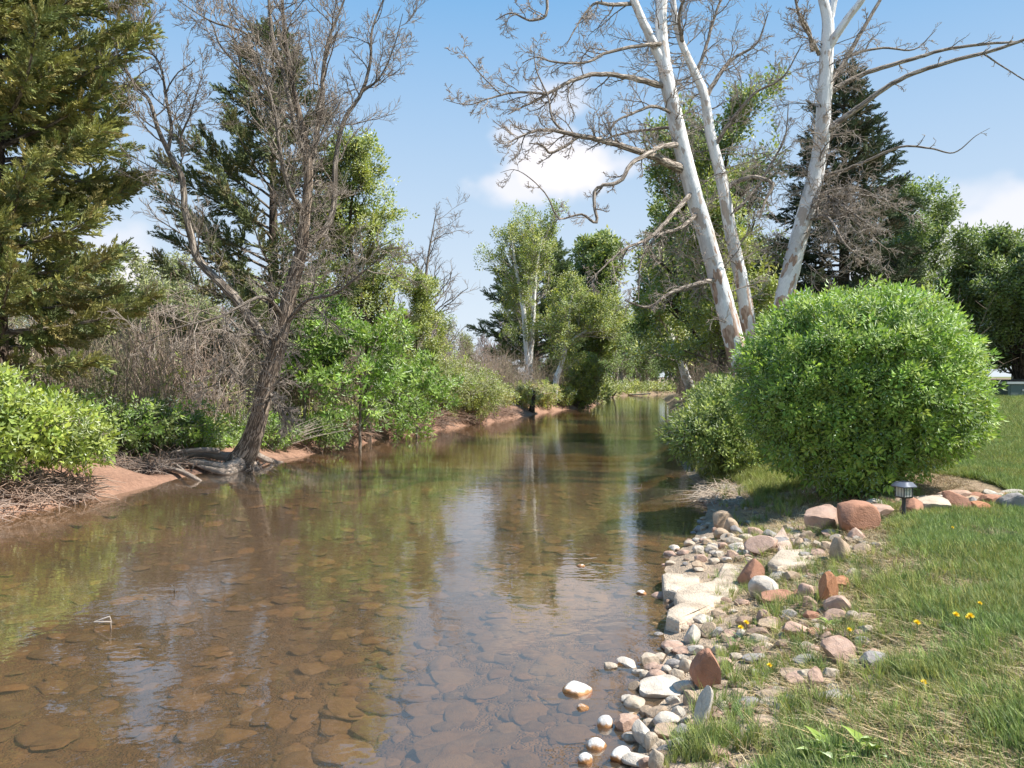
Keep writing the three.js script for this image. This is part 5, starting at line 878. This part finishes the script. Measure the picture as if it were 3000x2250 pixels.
// ------------------------------------------------------------------ small plants: dandelions and dock
{
  const head = (() => { const b = new Buf(), r = rng(7); for (let k = 0; k < 40; k++) { const a = k * 2.4, el = 0.1 + 1.2 * (k / 40), d = vec(Math.cos(a) * Math.cos(el), Math.sin(el), Math.sin(a) * Math.cos(el)); leafFaces(b, vec(0, 0, 0), d, vec(-Math.sin(a), 0, Math.cos(a)), 0.024, 0.006, 0.05); } return b.geo(); })();
  const rosette = (() => { const b = new Buf(), r = rng(8); for (let k = 0; k < 9; k++) { const a = k * 0.7 + r() * 0.3, el = 0.15 + 0.35 * r(), d = vec(Math.cos(a) * Math.cos(el), Math.sin(el), Math.sin(a) * Math.cos(el)); leafFaces(b, vec(0, 0.005, 0), d, vec(-Math.sin(a), 0, Math.cos(a)), 0.09 + 0.04 * r(), 0.028, 0.1); } return b.geo(); })();
  const yellow = new THREE.MeshStandardMaterial({ color: rgb(0.85, 0.62, 0.02), roughness: 0.8, side: THREE.DoubleSide }), gm = new THREE.MeshPhysicalMaterial({ color: rgb(0.10, 0.19, 0.035), transmission: 0.3, thickness: 0, roughness: 0.92, side: THREE.DoubleSide });
  const stem = new Buf(); stem.tube([vec(0, 0, 0), vec(0.004, 0.055, 0), vec(0, 0.11, 0.003)], [0.003, 0.0025, 0.0025], 5); const sg = stem.geo();
  const spots = [['lone yellow dandelion near the lamp', 2790, 1566], ['dandelion flower at the top of the lawn group', 2870, 1800], ['dandelion beside two others on a bare lawn patch', 2834, 1844, 1], ['dandelion of the lawn trio turned towards the stones', 2800, 1850], ['low dandelion of the lawn trio', 2842, 1856], ['large dandelion at the lawn edge by the stones', 2686, 1874], ['small dandelion near the low front grass', 2706, 2045], ['dandelion in the grass left of the squarish block', 2254, 1986], ['yellow flower among the weeds by the cobbles', 2186, 1864], ['tiny yellow flower below the weeds flower', 2170, 1877], ['pair of small yellow blooms below the humped rock', 2488, 1878]];
  for (const [label, u, v] of spots) { const p = hitLand(u, v + 10), t = thing('dandelion', label, 'flower', p); mesh('stem', sg, gm, t); const hd = mesh('flower_head', head, yellow, t); hd.position.set(0, 0.11, 0.003); hd.rotation.set(0.3, u, 0); const ro = mesh('leaf_rosette', rosette, gm, t); ro.rotation.y = v; t.scale.setScalar(0.8 + 0.4 * hash(u, v, 1)); }
  const dockLeaf = (() => { const b = new Buf(), W = [0.15, 0.7, 1, 0.92, 0.55, 0].map((x) => x * 0.026), P = W.map((_, k) => vec(0, 0.17 * k / 5 - 0.03 * (k / 5) ** 3, 0.09 * (k / 5) ** 2)); for (let k = 0; k < 5; k++) for (const q of [-1, 1]) { const e = (j) => P[j].clone().add(vec(q * W[j], 0, -0.35 * W[j] + 0.004 * Math.sin(j * 2.1 + q))), n = vec(-q * 0.3, 0.45 + 0.1 * k, -1).normalize(); b.tri(P[k], e(k), P[k + 1], n); b.tri(e(k), e(k + 1), P[k + 1], n); } return b.geo(); })(), dm = new THREE.MeshPhysicalMaterial({ color: rgb(0.30, 0.42, 0.05), transmission: 0.4, thickness: 0, roughness: 0.92, side: THREE.DoubleSide }), r = rng(12);
  for (const [label, u, v, n, s] of [['broad-leaved bright green dock plant among brown stones', 2450, 2225, 20, 1], ['second dock plant with upright bright leaves', 2580, 2215, 16, 1], ['small clover-green plant below the orange rock', 2440, 1835, 16, 0.55], ['bright leafy weed at the foot of the round bush', 2520, 1430, 12, 1.1]]) {
    const p = hitLand(u, v), t = thing('broadleaf_weed', label, 'plant', p); for (let k = 0; k < n; k++) { const l = mesh('leaf', dockLeaf, dm, t); l.rotation.set(0.3 + 0.7 * r(), k * 2.4, 0, 'YXZ'); l.position.set((r() - 0.5) * 0.2 * s, 0, (r() - 0.5) * 0.14 * s); l.scale.setScalar(s * (0.6 + 0.5 * r())); }
  }
}
// ------------------------------------------------------------------ garden lamp
{
  const p = hitLand(2648, 1527), t = thing('garden_lamp', 'small black solar garden lamp with lantern head by the edging', 'lamp', p.clone().add(vec(0, -0.02, 0)));
  const black = new THREE.MeshStandardMaterial({ color: rgb(0.05, 0.05, 0.055), roughness: 0.5 }), cap = new THREE.MeshStandardMaterial({ color: rgb(0.16, 0.17, 0.2), roughness: 0.35, metalness: 0.3 }), glass = new THREE.MeshPhysicalMaterial({ color: rgb(0.93, 0.93, 0.88), transmission: 0.75, thickness: 0, roughness: 0.35 });
  const S = 0.075, h0 = 0.215, h1 = 0.30;
  const lathe = (pts, n) => new THREE.LatheGeometry(pts.map(([x, y]) => new THREE.Vector2(x, y)), n);
  mesh('post', lathe([[0.0, -0.1], [0.014, -0.06], [0.0145, 0.19], [0.017, 0.195], [0.017, 0.205], [0, 0.206]], 16), black, t);
  const b = mesh('base_plate', new THREE.CylinderGeometry(0.07, 0.06, 0.012, 4, 1), black, t); b.position.y = h0 - 0.004; b.rotation.y = Math.PI / 4;
  for (const [sx, sz] of [[-1, -1], [1, -1], [-1, 1], [1, 1]]) { const c = mesh('corner_post', new THREE.BoxGeometry(0.007, h1 - h0, 0.007), black, t); c.position.set(sx * S * 0.57, (h0 + h1) / 2, sz * S * 0.57); }
  for (const [x, z, a] of [[0, S * 0.55, 0], [0, -S * 0.55, 0], [S * 0.55, 0, Math.PI / 2], [-S * 0.55, 0, Math.PI / 2]]) { const g = mesh('glass_pane', new THREE.BoxGeometry(S * 1.02, h1 - h0 - 0.004, 0.003), glass, t); g.position.set(x, (h0 + h1) / 2, z); g.rotation.y = a; for (const s of [-0.22, 0.22]) { const m = mesh('glazing_bar', new THREE.BoxGeometry(0.004, h1 - h0, 0.005), black, g); m.position.set(s * S, 0, 0); } }
  const roof = mesh('roof', new THREE.CylinderGeometry(0.062, 0.096, 0.034, 4, 1), cap, t); roof.position.y = h1 + 0.017; roof.rotation.y = Math.PI / 4;
  const rim = mesh('roof_rim', new THREE.CylinderGeometry(0.096, 0.094, 0.008, 4, 1), cap, t); rim.position.y = h1 - 0.005; rim.rotation.y = Math.PI / 4;
  const panel = mesh('solar_panel', new THREE.BoxGeometry(0.06, 0.003, 0.06), new THREE.MeshStandardMaterial({ color: rgb(0.03, 0.035, 0.06), roughness: 0.25 }), t); panel.position.y = h1 + 0.0365;
  t.rotation.y = 0.35; t.scale.setScalar(1.32);
}
// ------------------------------------------------------------------ utility box and log beyond the lawn
{
  const d = 24, p = onLand((2975 - 1500) / FOCAL * d, d), t = thing('utility_box', 'low grey-green utility box with a pale lid at the lawn edge', 'box', p);
  const body = new THREE.MeshStandardMaterial({ color: rgb(0.11, 0.145, 0.135), roughness: 0.7 }), lid = new THREE.MeshStandardMaterial({ color: rgb(0.48, 0.50, 0.49), roughness: 0.6 });
  const bx = (name, w, h, dd, x, y, z, m, par = t) => { const o = mesh(name, new THREE.BoxGeometry(w, h, dd), m, par); o.position.set(x, y, z); return o; };
  bx('body', 1.0, 0.46, 0.8, 0, 0.2, 0, body); bx('lid', 1.12, 0.07, 0.9, 0, 0.468, 0, lid); const dr = bx('panel_door', 0.4, 0.36, 0.02, -0.23, 0.21, 0.405, body); bx('door', 0.4, 0.36, 0.02, 0.23, 0.21, 0.405, body); bx('latch', 0.03, 0.06, 0.03, 0.18, 0.03, 0.02, lid, dr);
  const l = new Buf(), q = onLand((2965 - 1500) / FOCAL * 30, 30, 0.12); l.tube([q.clone().add(vec(-0.9, 0.02, 0.1)), q.clone(), q.clone().add(vec(1.2, 0.05, -0.1))], [0.17, 0.19, 0.2], 12, 0, 2, 2);
  const lo = mesh('fallen_log', l.geo(), M.barkDark); tag(lo, 'dark fallen log behind the utility box', 'log');
}
// ------------------------------------------------------------------ fallen logs at the bend, a stump, drifting sticks
{
  const log = (label, P, R, m) => { const b = new Buf(); b.tube(curve(P, 10), curve(P, 10).map((_, k) => lerp(R[0], R[1], k / 10)), 9, 0, 2); tag(mesh('driftwood_log', b.geo(), m), label, 'log'); };
  log('pale driftwood log lying across the far water', [atY(1835, 1156, 0.12), atY(1870, 1156, 0.2), atY(1905, 1153, 0.4)], [0.16, 0.1], M.barkPale);
  log('bleached branch leaning out of the far water', [atY(1795, 1163, -0.05), atY(1800, 1156, 0.5), atY(1806, 1148, 1.1)], [0.14, 0.06], M.barkPale);
  { const p = onLand(1.2, 47.5), b = new Buf(); b.tube([p.clone().add(vec(0, -0.2, 0)), p.clone().add(vec(0.1, 0.5, 0)), p.clone().add(vec(0.22, 1.35, 0))], [0.24, 0.15, 0.09], 10, 0, 1, 2); tag(mesh('tree_stump', b.geo(), M.barkDark), 'dark broken stump at the bend below the twin-stemmed tree', 'stump'); }
  const stick = (label, list, m) => { const P = list.map(([u, v, y]) => atY(u, v, y)), b = new Buf(); b.tube(P, P.map((_, k) => 0.007 - 0.001 * k), 5); tag(mesh('twig', b.geo(), m), label, 'twig'); };
  stick('white bent twig poking up from the water', [[512, 1738, -0.03], [511, 1722, 0.05], [503, 1716, 0.06]], M.barkPale);
  stick('thin forked twig standing out of the open water', [[325, 1850, -0.04], [324, 1822, 0.08], [275, 1822, 0.06]], M.twigGrey);
  stick('slim pale reed leaning over the open water', [[325, 1822, 0.03], [322, 1806, 0.09], [276, 1822, 0.03]], M.twigPale);
  stick('bare fallen twig floating near the right bank', [[1858, 1432, 0.01], [1878, 1430, 0.05], [1880, 1418, 0.14]], M.twigPale);
}
renderer.render(scene, camera);
